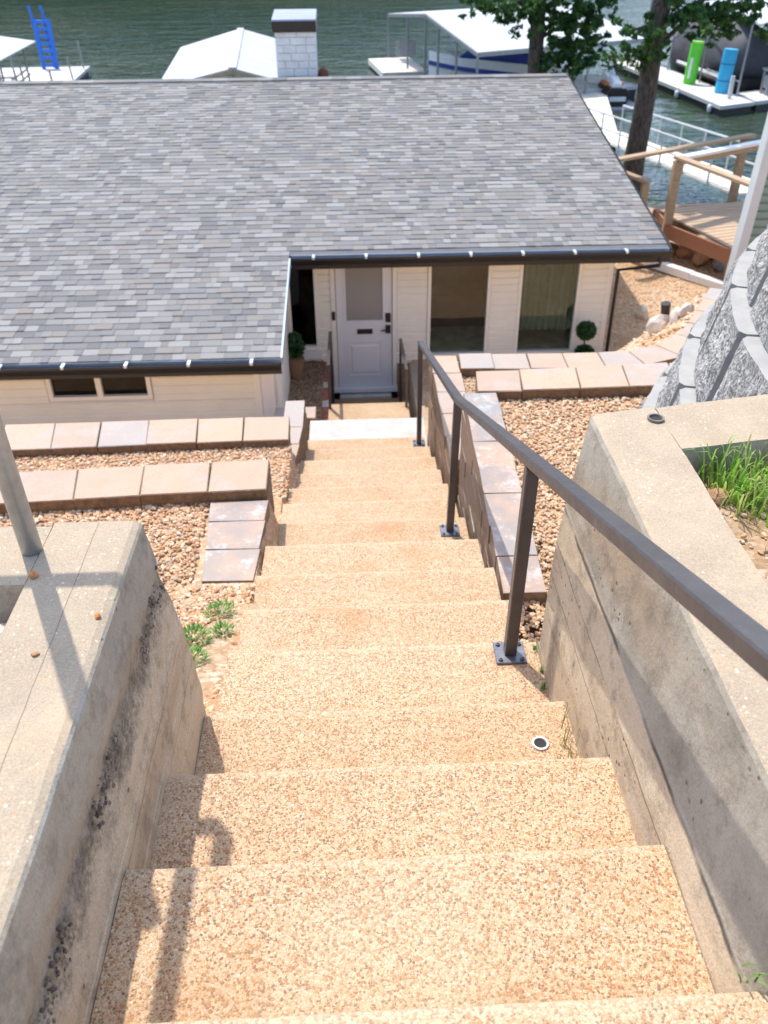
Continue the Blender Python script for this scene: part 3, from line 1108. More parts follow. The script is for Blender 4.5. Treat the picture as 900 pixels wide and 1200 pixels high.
# ------------------------------------------------------------------ gravel
def region(x0, x1, y0, y1, zf, keep=None, dz=.008):
    def f(g, n):
        x = x0 + (x1 - x0) * g.random(n)
        y = y0 + (y1 - y0) * g.random(n)
        m = np.ones(n, bool) if keep is None else np.array([keep(a, b) for a, b in zip(x, y)])
        x, y = x[m], y[m]
        z = np.array([zf(a, b) for a, b in zip(x, y)]) + g.random(len(x)) * dz
        return np.stack([x, y, z], 1)
    return f


def not_dirt(a, b):
    if -.80 < a < -.48 and 3.20 < b < 3.93:
        return False
    return bare(a, b)


def bare(a, b):     # bare patch against the steps
    d = abs(a + .56) / .085 + abs(b - 2.35) / .5
    return d > 1 + .3 * nz3(a * 12, b * 6)


tag(pebbles("gravel", 21000, region(-2.2, -.495, 1.80, 3.93, lambda x, y: ground_h(min(x, -.51), y) + .004, not_dirt), .007, .019, "gravel_rust", None, .62, 11),
    "rust and tan crushed gravel bed left of the steps", kind="stuff")
tag(pebbles("gravel", 7500, region(-2.7, -.47, 4.75, 5.42, lambda x, y: -3.118), .008, .019, "gravel_rust", None, .62, 12), "tan gravel strip between the two left paver rows", kind="stuff")
tag(pebbles("gravel", 1400, region(-.50, -.455, 4.15, 5.7, lambda x, y: interp(y, [4.1, 5.7], [-3.0, -3.45])), .008, .02, "gravel_rust", None, .62, 13), "gravel filling the gap at the left edge of the lower steps", kind="stuff")
tag(pebbles("gravel", 26000, region(.60, 2.5, 2.10, 4.96, lambda x, y: ground_h(max(x, .87), max(y, 2.2)) + .004 if x > .80 else -2.562, lambda a, b: b > 2.19 + (a - .656) * .21 and (a > .80 or b < 3.0)), .006, .017, "gravel_peach", None, .65, 14),
    "peach coloured fine gravel bed right of the handrail", kind="stuff")
tag(pebbles("gravel", 5000, region(.88, 3.0, 6.2, 6.95, lambda x, y: -3.285), .008, .018, "gravel_peach", None, .65, 15), "thin gravel strip between the two right paver rows", kind="stuff")
tag(pebbles("gravel", 14000, region(2.6, 7.6, 7.3, 18.0, lambda x, y: ground_h(x, y), lambda a, b: b > 12.9 or a > 3.95 or b < 11.5), .012, .034, "gravel_peach", None, .6, 16), "orange-tan gravel yard beside the house's right corner", kind="stuff")

# ------------------------------------------------------------------ grey split-face wall
gw = thing("block_wall", "curved grey split-face block wall in stepped courses behind the planter", "wall", (1.5, 3.2, -2.6))
CH, SB = .34, .132


def grey_block(p0, p1, n0, n1, z0, z1, back=.26):
    """p0,p1 face ends in plan, n0,n1 outward normals; rough face, smooth top with a chamfer"""
    mb = MB()
    p0, p1 = Vector(p0), Vector(p1)
    L = (p1 - p0)
    a, b = p0 + L.normalized() * .010, p1 - L.normalized() * .010
    nu, nv_ = 10, 8
    g = []
    for j in range(nv_ + 1):
        row = []
        for i in range(nu + 1):
            u, v_ = (i - 1) / (nu - 2) * .90 + .05, j / nv_
            u = 0.0 if i == 0 else (1.0 if i == nu else u)
            nn = (n0 * (1 - u) + n1 * u).normalized()
            p = a + (b - a) * u
            tilt = -.070 * v_
            edge = min(u, 1 - u, .25) / .25
            bulge = .012 * edge + .034 * (random.random() - .3) * (1 if 1 < i < nu - 1 and 0 < j < nv_ else .12)
            q = p + nn * (tilt + bulge - (.022 if i in (0, nu) else 0))
            row.append((q.x, q.y, z0 + (z1 - z0) * v_))
        g.append(row)
    vs = [p for r in g for p in r]
    W_ = nu + 1
    quad = lambda i, j: (j * W_ + i, j * W_ + i + 1, (j + 1) * W_ + i + 1, (j + 1) * W_ + i)
    mb.r = 1.0
    mb.add(vs, [quad(i, j) for j in range(nv_) for i in range(1, nu - 1)])
    mb.r = 0.3
    mb.add(vs, [quad(i, j) for j in range(nv_) for i in (0, nu - 1)])
    mb.r = 0.0
    ab, bb = a - n0 * back, b - n1 * back
    top = g[-1] + [(bb.x, bb.y, z1), (ab.x, ab.y, z1)]
    bot = g[0] + [(bb.x, bb.y, z0), (ab.x, ab.y, z0)]
    mb.add(top, [tuple(range(len(top)))])
    mb.add(bot, [tuple(range(len(bot)))[::-1]])
    mb.add([r[0] for r in g] + [(ab.x, ab.y, z1), (ab.x, ab.y, z0)], [tuple(range(nv_ + 3))])
    mb.add([r[-1] for r in g] + [(bb.x, bb.y, z1), (bb.x, bb.y, z0)], [tuple(range(nv_ + 3))[::-1]])
    mb.add([(ab.x, ab.y, z0), (bb.x, bb.y, z0), (bb.x, bb.y, z1), (ab.x, ab.y, z1)], [(0, 1, 2, 3)])
    return mb.build("block", "split_block", gw, rnd=True)


RW, TS = 3.2, math.radians(24)
PS = Vector((1.12, 3.62))
CW = PS + RW * Vector((math.cos(TS), -math.sin(TS)))
for c in range(6):
    z0 = -2.60 + CH * c
    Rc = RW - SB * c
    th = (.12 if c < 2 else -.26) + (.09 if c % 2 else 0)
    nrm = lambda t: Vector((-math.cos(t), math.sin(t)))
    while th < .78:
        t2 = th + .185
        grey_block(CW + nrm(th) * Rc, CW + nrm(t2) * Rc, nrm(th), nrm(t2), z0 + .002, z0 + CH - .002)
        th = t2

# ------------------------------------------------------------------ the house
house = thing("house", "cream house with grey shingle roof, black gutters and white front door", "house", (0, 15, -5.85))
FY = 12.82       # front wall
WY = 10.05       # wing wall
GZ = -5.86
EY, EZ = 12.2, -3.95          # right eave
RY, RZ = 19.69, -2.77         # ridge
SL = (RZ - EZ) / (RY - EY)
LY = 9.65                     # left (wing) eave
LZ = EZ - SL * (EY - LY)
XR, XC, XL = 4.49, -.89, -9.0
TH = .06


def roof_z(y):
    return EZ + SL * (y - EY)


mb = MB()
def slab(x0, x1, y0, y1, dz=0.0):
    mb.hexa([(x0, y0, roof_z(y0) - TH + dz), (x1, y0, roof_z(y0) - TH + dz), (x1, y1, roof_z(y1) - TH + dz), (x0, y1, roof_z(y1) - TH + dz),
             (x0, y0, roof_z(y0) + dz), (x1, y0, roof_z(y0) + dz), (x1, y1, roof_z(y1) + dz), (x0, y1, roof_z(y1) + dz)])


slab(XL, XC, LY, RY)
slab(XC + .001, XR, EY, RY)
mb.hexa([(XL, RY, RZ - TH), (XR, RY, RZ - TH), (XR, 25.5, RZ - 1.5 - TH), (XL, 25.5, RZ - 1.5 - TH), (XL, RY, RZ), (XR, RY, RZ), (XR, 25.5, RZ - 1.5), (XL, 25.5, RZ - 1.5)])
roof = mb.build("roof", "roof_deck", house)

EXPO = .142
sc_ = math.sqrt(1 + SL * SL)
ux = Vector((0, 1 / sc_, SL / sc_))         # up-slope
un = Vector((0, -SL / sc_, 1 / sc_))
def tab_geo(mb, x0, x1, y, lift, r, top=.13):
    """one shingle tab; butt at plan position y"""
    b = Vector((0, y, roof_z(y)))
    L = EXPO * top / .13
    t = .010 + lift
    mb.r = r
    j = random.uniform(-.003, .003)
    lo, hi = b + ux * j, b + ux * (L + .004)
    vs = [(x0, *(lo + un * .001).yz), (x1, *(lo + un * .001).yz), (x1, *(hi + un * .002).yz), (x0, *(hi + un * .002).yz),
          (x0, *(lo + un * t).yz), (x1, *(lo + un * t).yz), (x1, *(hi + un * (.004 + lift * .4)).yz), (x0, *(hi + un * (.004 + lift * .4)).yz)]
    mb.hexa(vs)


tabs = []
ncourse = int((RY - LY) * sc_ / EXPO)
for c in range(ncourse):
    y = LY + c * EXPO / sc_
    xmax = XR if y >= EY - .001 else XC
    x = XL + random.uniform(0, .2)
    tabs.append((y, XL, x))
    while x < xmax - .05:
        wd = random.choice([.09, .12, .15, .18, .22, .27]) * random.uniform(.9, 1.1)
        x1 = min(xmax, x + wd)
        if xmax - x1 < .05:
            x1 = xmax
        tabs.append((y, x, x1))
        x = x1
# nearest 296 in view become parts of their own
def inview(t):
    y, a, b = t
    return b > -.42 * y - .05
near = sorted([t for t in tabs if inview(t)], key=lambda t: -(t[2] - t[1] > .05) * 10 - 6.0 / t[0] * min(1.2, .8 + (t[2] - t[1])))[:0]
cand = [t for t in tabs if inview(t) and t[2] - t[1] > .06]
cand.sort(key=lambda t: t[0])
near = cand[:296]
nearset = set(near)
field = MB()
for t in tabs:
    r = random.random()
    lift = random.choice([0, 0, .006])
    if t in nearset:
        mb = MB()
        tab_geo(mb, t[1] + .0015, t[2] - .0015, t[0], lift, r)
        mb.build("shingle", "shingle", roof, rnd=True, fix=False)
    else:
        tab_geo(field, t[1] + .0015, t[2] - .0015, t[0], lift, r)
fo = field.build("shingle_field", "shingle", roof, rnd=True, fix=False)
fo["kind"] = "stuff"
# ridge cap
mb = MB()
x = XL
while x < XR - .1:
    x1 = min(XR, x + .30)
    mb.r = random.random()
    mb.hexa([(x, RY - .16, RZ - .02), (x1, RY - .16, RZ - .02), (x1, RY + .16, RZ - .04), (x, RY + .16, RZ - .04), (x, RY - .16, RZ + .012), (x1, RY - .16, RZ + .012), (x1, RY + .01, RZ + .035), (x, RY + .01, RZ + .035)])
    x = x1 - .001
o = mb.build("ridge_cap", "shingle", roof, rnd=True)
# rake trims
mb = MB()
a, b = Vector((XR + .012, EY - .02, EZ - .05)), Vector((XR + .012, RY, RZ - .05))
mb.beam(a, b, .022, .14)
mb.build("rake_board", "gutter_black", roof)
mb = MB()
mb.beam((XC + .012, LY - .02, LZ - .03), (XC + .012, EY - .12, roof_z(EY - .12) - .03), .022, .10)
mb.build("rake_board", "drip_edge", roof)


def gutter(x0, x1, y, z, brk):
    mb = MB()
    w_ = .115
    pr_ = [(y + .0, z - .115), (y - w_ * .7, z - .115), (y - w_, z - .04), (y - w_, z - .006), (y - w_ + .008, z - .006), (y - w_ + .008, z - .036), (y - w_ * .68, z - .106), (y - .004, z - .106)]
    mb.loft([[(x0, *p) for p in pr_], [(x1, *p) for p in pr_]])
    g = mb.build("gutter", "gutter_black", house)
    mb = MB()
    mb.box(x0, x1, y - .012, y + .004, z - .04, z + .004)
    mb.build("drip_edge", "drip_edge", g)
    mb = MB()
    mb.box(x0, x1, y + .006, y + .028, z - .20, z - .035)
    mb.build("fascia", "gutter_black", g)
    for bx in brk:
        mb = MB()
        mb.beam((bx, y - .002, z + .003), (bx, y - w_ + .002, z + .002), .035, .014)
        mb.box(bx - .018, bx + .018, y - w_ - .006, y - w_ + .004, z - .022, z + .012)
        mb.build("bracket", "bracket", g)


gutter(XC + .02, XR + .03, EY - .005, EZ - .005, [-.55 + .735 * i for i in range(7)])
gutter(XL, XC - .0, LY - .005, LZ - .005, [-1.23 - .735 * i for i in range(9)])
# downspout at the right corner
mb = MB()
mb.tube([(XR - .10, EY - .02, EZ - .12), (XR - .10, EY + .0, EZ - .25), (3.98, FY - .06, EZ - .5), (3.98, FY - .06, -5.8)], .028, 10)
mb.build("downspout", "gutter_black", house)
# soffits
mb = MB()
mb.box(XC + .03, XR - .03, EY + .03, FY + .1, -4.13, -4.115)
mb.box(XL, XC - .03, LY + .03, WY + .1, roof_z(LY) - .20, roof_z(LY) - .185)
mb.build("soffit", "cream_trim", house)

# walls ------------------------------------------------------------
def wall_part(x0, x1, y0, y1, z0, z1, mat="cream_paint"):
    mb = MB()
    mb.box(x0, x1, y0, y1, z0, z1)
    return mb.build("wall", mat, house)


def boards(wall, x0, x1, y, z0, z1, expo=.107, mat="cream_paint", pro=.024):
    z = z0
    base = None
    while z < z1 - .02:
        zt = min(z1, z + expo)
        mb = MB()
        hh_ = zt - z
        pf = [(y - .002, z), (y - pro, z), (y - pro, z + hh_ * .62), (y - .006, z + hh_ * .74), (y - .005, zt - .0005), (y - .002, zt - .0005)]
        mb.loft([[(x0, *p) for p in pf], [(x1, *p) for p in pf]])
        mb.build("siding_board", mat, wall)
        z = zt


# front wall with openings: left window, door, two tall windows
wz0, wz1 = GZ - .05, -4.1
segs = [(-1.04, -.985), (-.555, -.36), (.655, 1.115), (2.085, 2.50), (3.455, 3.90)]
for (a, b) in segs:
    wl = wall_part(a, b, FY + .001, FY + .14, wz0, wz1)
    if b - a > .1:
        boards(wl, a + .002, b - .002, FY, wz0, wz1)
wall_part(-1.0, 4.0, FY + .15, FY + .2, wz0 - .6, GZ - .06, "concrete_pale")      # footing
wall_part(-.985, -.555, FY + .001, FY + .14, wz0, -5.80, "cream_trim")
for (a, b) in ((1.115, 2.085), (2.50, 3.455)):
    wall_part(a, b, FY + .001, FY + .14, wz0, -5.80, "cream_trim")
wall_part(3.76, 3.90, FY + .15, 20, GZ - .6, -3.9)             # right end wall
wall_part(XL, XL + .2, WY, 24, GZ - .6, -4.4)
wall_part(XL, XR - .5, 24.3, 24.5, -8.0, -4.2)
wall_part(-1.045, -1.0, WY + .15, FY - .0, GZ - .6, -4.44, "cream_trim")
# corner boards
mb = MB()
mb.box(3.84, 3.912, FY - .030, FY - .0, wz0, wz1)
mb.box(3.905, 3.925, FY - .02, FY + .1, wz0, wz1)
mb.build("corner_board", "cream_trim", house)
# rooms behind the glass
mb = MB()
mb.box(.9, 3.74, FY + .21, FY + 1.15, -5.95, -5.795)
mb.build("reflection_strip", "reflection_tan", house)  # added tan strip, its colour stands for ground mirrored low in the panes
mb = MB()
mb.box(.9, 3.74, FY + 1.151, FY + 4.2, -5.95, -5.80)
mb.build("room_floor", "floor_dark", house)  # floor kept dark to imitate the dark upper reflections
mb = MB()
mb.box(.9, 3.74, FY + 4.2, FY + 4.3, -5.80, -4.0)
mb.box(-1.0, -.4, FY + .5, FY + .55, -5.9, -4.2)
mb.box(XL, -1.2, WY + .6, WY + .65, -5.3, -4.45)
mb.build("interior", "room_dark", house)
mb = MB()
mb.box(1.1, 2.3, FY + 1.5, FY + 2.1, -5.80, -5.35)
mb.box(1.1, 2.3, FY + 2.1, FY + 2.3, -5.80, -5.0)
mb.box(1.0, 1.2, FY + 1.5, FY + 2.1, -5.80, -5.2)
mb.build("sofa", "sofa_cloth", house, bevel=.04)
mb = MB()
mb.box(1.15, 1.55, FY + 4.15, FY + 4.195, -5.0, -4.3)
mb.box(1.75, 2.1, FY + 4.15, FY + 4.195, -5.0, -4.3)
mb.build("far_window", "view_blue", house)  # opaque pale blue panels, colour stands in for bright daylight through the house


def window(x0, x1, y, z0, z1, fw=.05, mull=(), curtain=False, mat="cream_trim", glass="glass"):
    mb = MB()
    d0, d1 = y - .03, y + .08
    mb.box(x0 - fw, x0, d0, d1, z0 - fw, z1 + fw)
    mb.box(x1, x1 + fw, d0, d1, z0 - fw, z1 + fw)
    mb.box(x0, x1, d0 + .001, d1, z0 - fw, z0)
    mb.box(x0, x1, d0 + .001, d1, z1, z1 + fw)
    for mx_ in mull:
        mb.box(mx_ - .035, mx_ + .035, d0 + .002, d1 - .002, z0, z1)
    w_ = mb.build("window", mat, house)
    mb = MB()
    mb.box(x0, x1, y + .03, y + .036, z0, z1)
    mb.build("pane", glass, w_)
    if curtain:
        mb = MB()
        pts = []
        n = 60
        for i in range(n + 1):
            x = x0 + (x1 - x0) * i / n
            pts.append((x, y + .16 + .035 * math.sin(i * .9) + .012 * math.sin(i * 2.3)))
        mb.add([(x, yy, z0 + .30) for x, yy in pts] + [(x, yy, z1) for x, yy in pts], [(i, i + 1, n + 2 + i, n + 1 + i) for i in range(n)])
        mb.build("curtain", "curtain", w_, smooth=True)
    return w_


window(-.965, -.60, FY, -5.58, -4.32, .055, glass="glass_dark")
mb = MB()
mb.box(-1.0, -.52, FY - .05, FY - .0, -5.79, -5.635)
mb.build("window_sill", "white_paint", house)
window(1.17, 2.03, FY, -5.76, -4.20, .05)
window(2.55, 3.40, FY, -5.76, -4.20, .05, curtain=True)

# wing wall
ww0, ww1 = GZ - .05, LZ - .19
W1, W2 = (-3.80, -3.26), (-3.17, -2.62)
wl = wall_part(XL, -1.045, WY + .001, WY + .14, ww0, -5.06)
boards(wl, XL, -1.29, WY, ww0, -5.06, .115)
wl = wall_part(-2.56, -1.045, WY + .001, WY + .14, -5.059, ww1)
boards(wl, -2.545, -1.29, WY, -5.055, ww1, .115)
wl = wall_part(XL, -3.86, WY + .001, WY + .14, -5.059, ww1)
boards(wl, XL, -3.865, WY, -5.055, ww1, .115)
window(-3.80, -2.62, WY, -4.985, ww1 - .05, .055, mull=(-3.215,), glass="glass_dark")
mb = MB()
mb.box(-1.29, -1.20, WY - .030, WY - .0, ww0, ww1)
mb.build("corner_board", "cream_trim", house)
mb = MB()
mb.box(-1.195, -1.03, WY - .03, WY - .0, ww0, ww1)
mb.build("corner_board", "white_paint", house)

# the door
mb = MB()
dx0, dx1, dz0, dz1 = -.275, .575, -6.30, -4.22
mb.box(-.355, -.285, FY - .03, FY + .1, -6.34, -4.1)
mb.box(.585, .652, FY - .03, FY + .1, -6.34, -4.1)
mb.build("door_frame", "cream_trim", house)
mb = MB()
gx0, gx1, gz0, gz1 = -.125, .435, -5.185, -4.30
mb.box(dx0, gx0, FY, FY + .045, dz0, dz1)
mb.box(gx1, dx1, FY, FY + .045, dz0, dz1)
mb.box(gx0, gx1, FY + .001, FY + .045, gz1, dz1)
mb.box(gx0, gx1, FY + .001, FY + .045, dz0, gz0)
for (a, b, c, d) in ((gx0 - .03, gx0, gz0 - .03, gz1 + .03), (gx1, gx1 + .03, gz0 - .03, gz1 + .03), (gx0, gx1, gz0 - .03, gz0), (gx0, gx1, gz1, gz1 + .03)):
    mb.box(a, b, FY - .010, FY + .0, c, d)
# raised panel below
px0, px1, pz0, pz1 = -.10, .40, -6.10, -5.55
for (a, b, c, d) in ((px0 - .03, px0, pz0 - .03, pz1 + .03), (px1, px1 + .03, pz0 - .03, pz1 + .03), (px0, px1, pz0 - .03, pz0), (px0, px1, pz1, pz1 + .03)):
    mb.box(a, b, FY - .010, FY + .0, c, d)
mb.hexa([(px0 + .03, FY, pz0 + .03), (px1 - .03, FY, pz0 + .03), (px1 - .06, FY - .012, pz0 + .06), (px0 + .06, FY - .012, pz0 + .06), (px0 + .03, FY, pz1 - .03), (px1 - .03, FY, pz1 - .03), (px1 - .06, FY - .012, pz1 - .06), (px0 + .06, FY - .012, pz1 - .06)])
door = mb.build("door", "door_paint", house)
mb = MB()
mb.box(gx0, gx1, FY + .012, FY + .022, gz0, gz1)
mb.build("glass", "frosted_glass", door)
mb = MB()
mb.box(.035, .275, FY - .012, FY + .0, -5.405, -5.325)
mb.box(.055, .255, FY - .018, FY - .0125, -5.385, -5.345)
mb.build("mail_slot", "black_hardware", door)
mb = MB()
mb.box(.475, .555, FY - .03, FY, -5.215, -5.07)
mb.build("deadbolt", "black_hardware", door, bevel=.008)
mb = MB()
mb.box(.475, .555, FY - .015, FY, -5.40, -5.265)
mb.tube([(.515, FY - .01, -5.33), (.515, FY - .06, -5.33), (.40, FY - .065, -5.335)], .012, 8)
mb.build("handle", "black_hardware", door)
mb = MB()
mb.box(-.345, -.295, FY - .05, FY - .03, -5.16, -5.02)
mb.build("doorbell", "black_hardware", house, bevel=.006)
mb = MB()
mb.box(-.36, .66, FY - .09, FY + .1, -6.37, -6.305)
mb.build("threshold", "white_paint", house)
mb = MB()
mb.box(-.27, .56, FY - .16, FY + .05, -6.64, -6.40)
mb.build("door_step", "concrete_pale", house, bevel=.01)
mb = MB()
mb.box(-.36, .66, FY - .03, FY + .1, -6.65, -6.372)
mb.build("door_footing", "gutter_black", house)

# chimney
mb = MB()
CX0, CX1, CY0, CY1 = -1.46, -.64, 20.3, 21.0
mb.box(CX0, CX1, CY0 + .02, CY1, -4.5, -1.95)
chim = mb.build("chimney", "chimney_white", house)
z = -3.1
row = 0
while z < -1.98:
    hz = .145
    x = CX0 - .01
    first = True
    while x < CX1 - .02:
        L = random.uniform(.20, .38) if not (first and row % 2) else random.uniform(.12, .2)
        first = False
        x1 = min(CX1 + .01, x + L)
        if CX1 + .01 - x1 < .08:
            x1 = CX1 + .01
        pr_ = random.uniform(.0, .018)
        mb = MB()
        mb.box(x + .004, x1 - .004, CY0 - pr_, CY0 + .03, z + .006, z + hz - .004)
        mb.build("brick", "chimney_white", chim, bevel=.008)
        x = x1
    z += hz
    row += 1
mb = MB()
mb.box(CX0 - .05, CX1 + .02, CY0 - .06, CY1 + .05, -1.99, -1.79)
mb.build("chimney_cap", "gutter_black", chim)
mb = MB()
mb.hexa([(CX0 - .06, CY0 - .07, -1.789), (CX1 + .03, CY0 - .07, -1.789), (CX1 + .03, CY1 + .3, -1.789), (CX0 - .06, CY1 + .3, -1.789), (CX0 - .05, CY0 - .06, -1.76), (CX1 + .02, CY0 - .06, -1.76), (CX1 + .02, CY1 + .3, -1.66), (CX0 - .05, CY1 + .3, -1.66)])
mb.build("cap_plate", "cap_metal", chim)
mb = MB()
mb.tube([(-.52, 20.6, -3.3), (-.52, 20.6, -2.82), (-.52, 20.6, -2.74), (-.52, 20.6, -2.68)], [.12, .12, .10, .03], 14)
mb.build("roof_vent", "rust_brown", house, smooth=True)
mb = MB()
mb.tube([(-1.37, 20.05, -2.84), (-1.1, 20.05, -2.83), (-.92, 20.06, -2.84)], [.05, .06, .04], 8)
mb.build("flashing", "gutter_black", house)

# mulch bed and brick edge by the door
mb = MB()
gx, gy = np.linspace(-1.02, -.50, 14), np.linspace(9.7, 12.8, 50)
mb.add([(x, y, interp(y, [9.7, 10.6, 11.2], [-5.6, -5.83, -5.83]) + .03 * nz3(x * 7, y * 7)) for y in gy for x in gx], [(j * 14 + i, j * 14 + i + 1, (j + 1) * 14 + i + 1, (j + 1) * 14 + i) for j in range(49) for i in range(13)])
tag(mb.build("mulch", "mulch", smooth=True, fix=False), "dark brown mulch bed in the corner by the door", kind="stuff")
be = thing("brick_edging", "low wall of red and whitewashed bricks edging the mulch bed", "wall", (-.46, 11.8, -6.5))
for c in range(8):
    for i in range(10):
        y0 = 10.75 + i * .205 + (.1 if c % 2 else 0)
        mb = MB()
        mb.box(-.51 + random.uniform(-.006, .006), -.41 + random.uniform(-.006, .006), y0, y0 + .195, -6.44 + c * .075, -6.44 + c * .075 + .068)
        mb.build("brick", "brick_red" if random.random() < .55 else "brick_pale", be)
mb = MB()
mb.box(-.40, .84, 11.9, 12.66, -6.62, -6.44)
tag(mb.build("doorway_slab", "aggregate", bevel=.01), kind="structure")
# right side of the doorwell
dw = thing("concrete_curb", "low concrete curb on the right of the sunken doorway", "curb", (.9, 11.8, -6.6))
mb = MB()
mb.box(.845, .98, 10.6, 12.66, -6.7, -5.84)
mb.build("curb_body", "concrete_right", dw, bevel=.01)

# small handrails either side of the door landing
def small_rail(x, near_top, far_top, label):
    t = thing("handrail", label, "handrail", (x, 11.6, -6.44), "small rails flanking the front door landing")
    yn, yf = 10.92, 12.45
    for y, zt, zb in ((yn, near_top, -5.71), (yf, far_top, -6.46)):
        mb = MB()
        mb.beam((x, y, zb), (x, y, zt), .038, .038, up=(0, 1, 0), ch=.003)
        mb.build("post", "rail_metal", t)
    mb = MB()
    mb.beam((x, yn - .03, near_top + .015), (x, yf + .03, far_top + .015), .042, .032, ch=.004)
    mb.build("top_rail", "rail_metal", t)
    return t


small_rail(-.375, -5.06, -5.24, "short dark handrail left of the front door beside the brick edging")
small_rail(.69, -5.15, -5.38, "short dark handrail right of the front door, behind the last post")

# plants by the house ------------------------------------------------------------
def leaf_cloud(name, centers, n, size, mat, parent=None, seed=1, shape=1.0):
    """many small leaf quads spread through blobs: centers = [(x,y,z,rx,ry,rz)]"""
    g = np.random.default_rng(seed)
    C_ = np.array(centers, float)
    vol = (C_[:, 3] * C_[:, 4] * C_[:, 5]) ** .8
    idx = g.choice(len(C_), n, p=vol / vol.sum())
    d = g.normal(size=(n, 3))
    d /= np.linalg.norm(d, axis=1)[:, None]
    rr = g.random(n) ** (1 / 2.2)
    p = C_[idx, :3] + d * rr[:, None] * C_[idx, 3:]
    # gaps: drop by smooth noise
    a = g.normal(size=(n, 3))
    a /= np.linalg.norm(a, axis=1)[:, None]
    b = np.cross(a, g.normal(size=(n, 3)))
    b /= np.linalg.norm(b, axis=1)[:, None]
    s = size * (.6 + .8 * g.random(n))[:, None]
    v0, v1, v2, v3 = p - a * s, p + b * s * .45 + a * s * .1, p + a * s, p - b * s * .45 + a * s * .1
    vv = np.stack([v0, v1, v2, v3], 1).reshape(-1, 3)
    me = bpy.data.meshes.new(name)
    me.vertices.add(n * 4)
    me.vertices.foreach_set("co", vv.reshape(-1).astype(np.float32))
    me.loops.add(n * 4)
    me.loops.foreach_set("vertex_index", np.arange(n * 4, dtype=np.int32))
    me.polygons.add(n)
    me.polygons.foreach_set("loop_start", np.arange(n, dtype=np.int32) * 4)
    me.update(calc_edges=True)
    at = me.attributes.new("rnd", 'FLOAT', 'FACE')
    tone = g.random(len(C_))
    at.data.foreach_set("value", np.clip(g.random(n) * .7 + tone[idx] * .35 - .02, 0, 1).astype(np.float32))
    me.materials.append(M[mat])
    o = bpy.data.objects.new(name, me)
    COL.objects.link(o)
    if parent is not None:
        o.parent = parent
        o.matrix_parent_inverse = parent_world(parent).inverted()
    return o


tp = thing("topiary", "small ball topiary in front of the house's right corner", "plant", (3.53, 12.5, GZ))
mb = MB()
mb.tube([(3.53, 12.5, -5.6), (3.535, 12.5, -5.35)], .014, 8)
mb.build("stem", "bark", tp)
leaf_cloud("foliage", [(3.54, 12.5, -5.30, .155, .155, .15)], 2600, .022, "leaf_box", tp, 5)
leaf_cloud("lower_foliage", [(3.55, 12.5, -5.66, .16, .16, .12)], 1500, .022, "leaf_box", tp, 6)
mb = MB()
mb.tube([(3.55, 12.5, -5.88), (3.55, 12.5, -5.72)], [.11, .15], 16)
mb.build("pot", "pot_brown", tp)
pp = thing("potted_plant", "green bush in a brown pot under the roof edge by the left window", "plant", (-.93, 12.2, -5.83))
mb = MB()
mb.tube([(-.90, 12.2, -5.84), (-.90, 12.2, -5.50)], [.09, .13], 16)
mb.build("pot", "pot_brown", pp)
leaf_cloud("foliage", [(-.92, 12.3, -5.36, .16, .16, .22)], 900, .04, "leaf_box", pp, 7)

# landscape stones and lamp
for i, (x, y, s, lab) in enumerate([(3.16, 8.50, .125, "pale edging stone on the gravel bank, leftmost and largest of the leaning row"), (3.255, 8.32, .088, "pale edging stone just right of the black garden lamp"),
                                    (3.32, 8.24, .078, "pale edging stone at the right end of the leaning row"), (5.02, 14.4, .15, "rounded stone lying apart on the yard gravel behind the lamp")]):
    rock("edging_stone", (x, y, ground_h(x, y) + s * .5), s, "rock_pale", lab, "stone", 11 + i, (.95, .7, 1.0), group="edging stones in the gravel yard")
for i, (x, y) in enumerate(((2.99, 8.34), (3.02, 8.16), (3.04, 8.02), (3.06, 7.89), (3.08, 7.80))):
    rock("edging_stone", (x, y, ground_h(x, y) + .015), .04, "rock_rust", ["small brown stone at the left foot of the leaning stones", "second small brown stone from the left under the leaning stones", "middle small brown stone under the leaning stones", "fourth small brown stone under the leaning stones", "small brown stone at the right foot of the leaning stones"][i], "stone", 20 + i, group="edging stones in the gravel yard")
LX_, LY_ = 3.24, 8.56
LZ_ = ground_h(LX_, LY_)
gl_ = thing("garden_lamp", "small black solar garden lamp standing behind the pale edging stones", "lamp", (LX_, LY_, LZ_))
mb = MB()
mb.tube([(LX_, LY_, LZ_ - .08), (LX_, LY_, LZ_ + .06)], .012, 8)
mb.build("stake", "black_hardware", gl_)
mb = MB()
mb.tube([(LX_, LY_, LZ_ + .05), (LX_ - .03, LY_ - .02, LZ_ + .25)], [.042, .050], 14)
mb.build("lamp_head", "black_hardware", gl_)

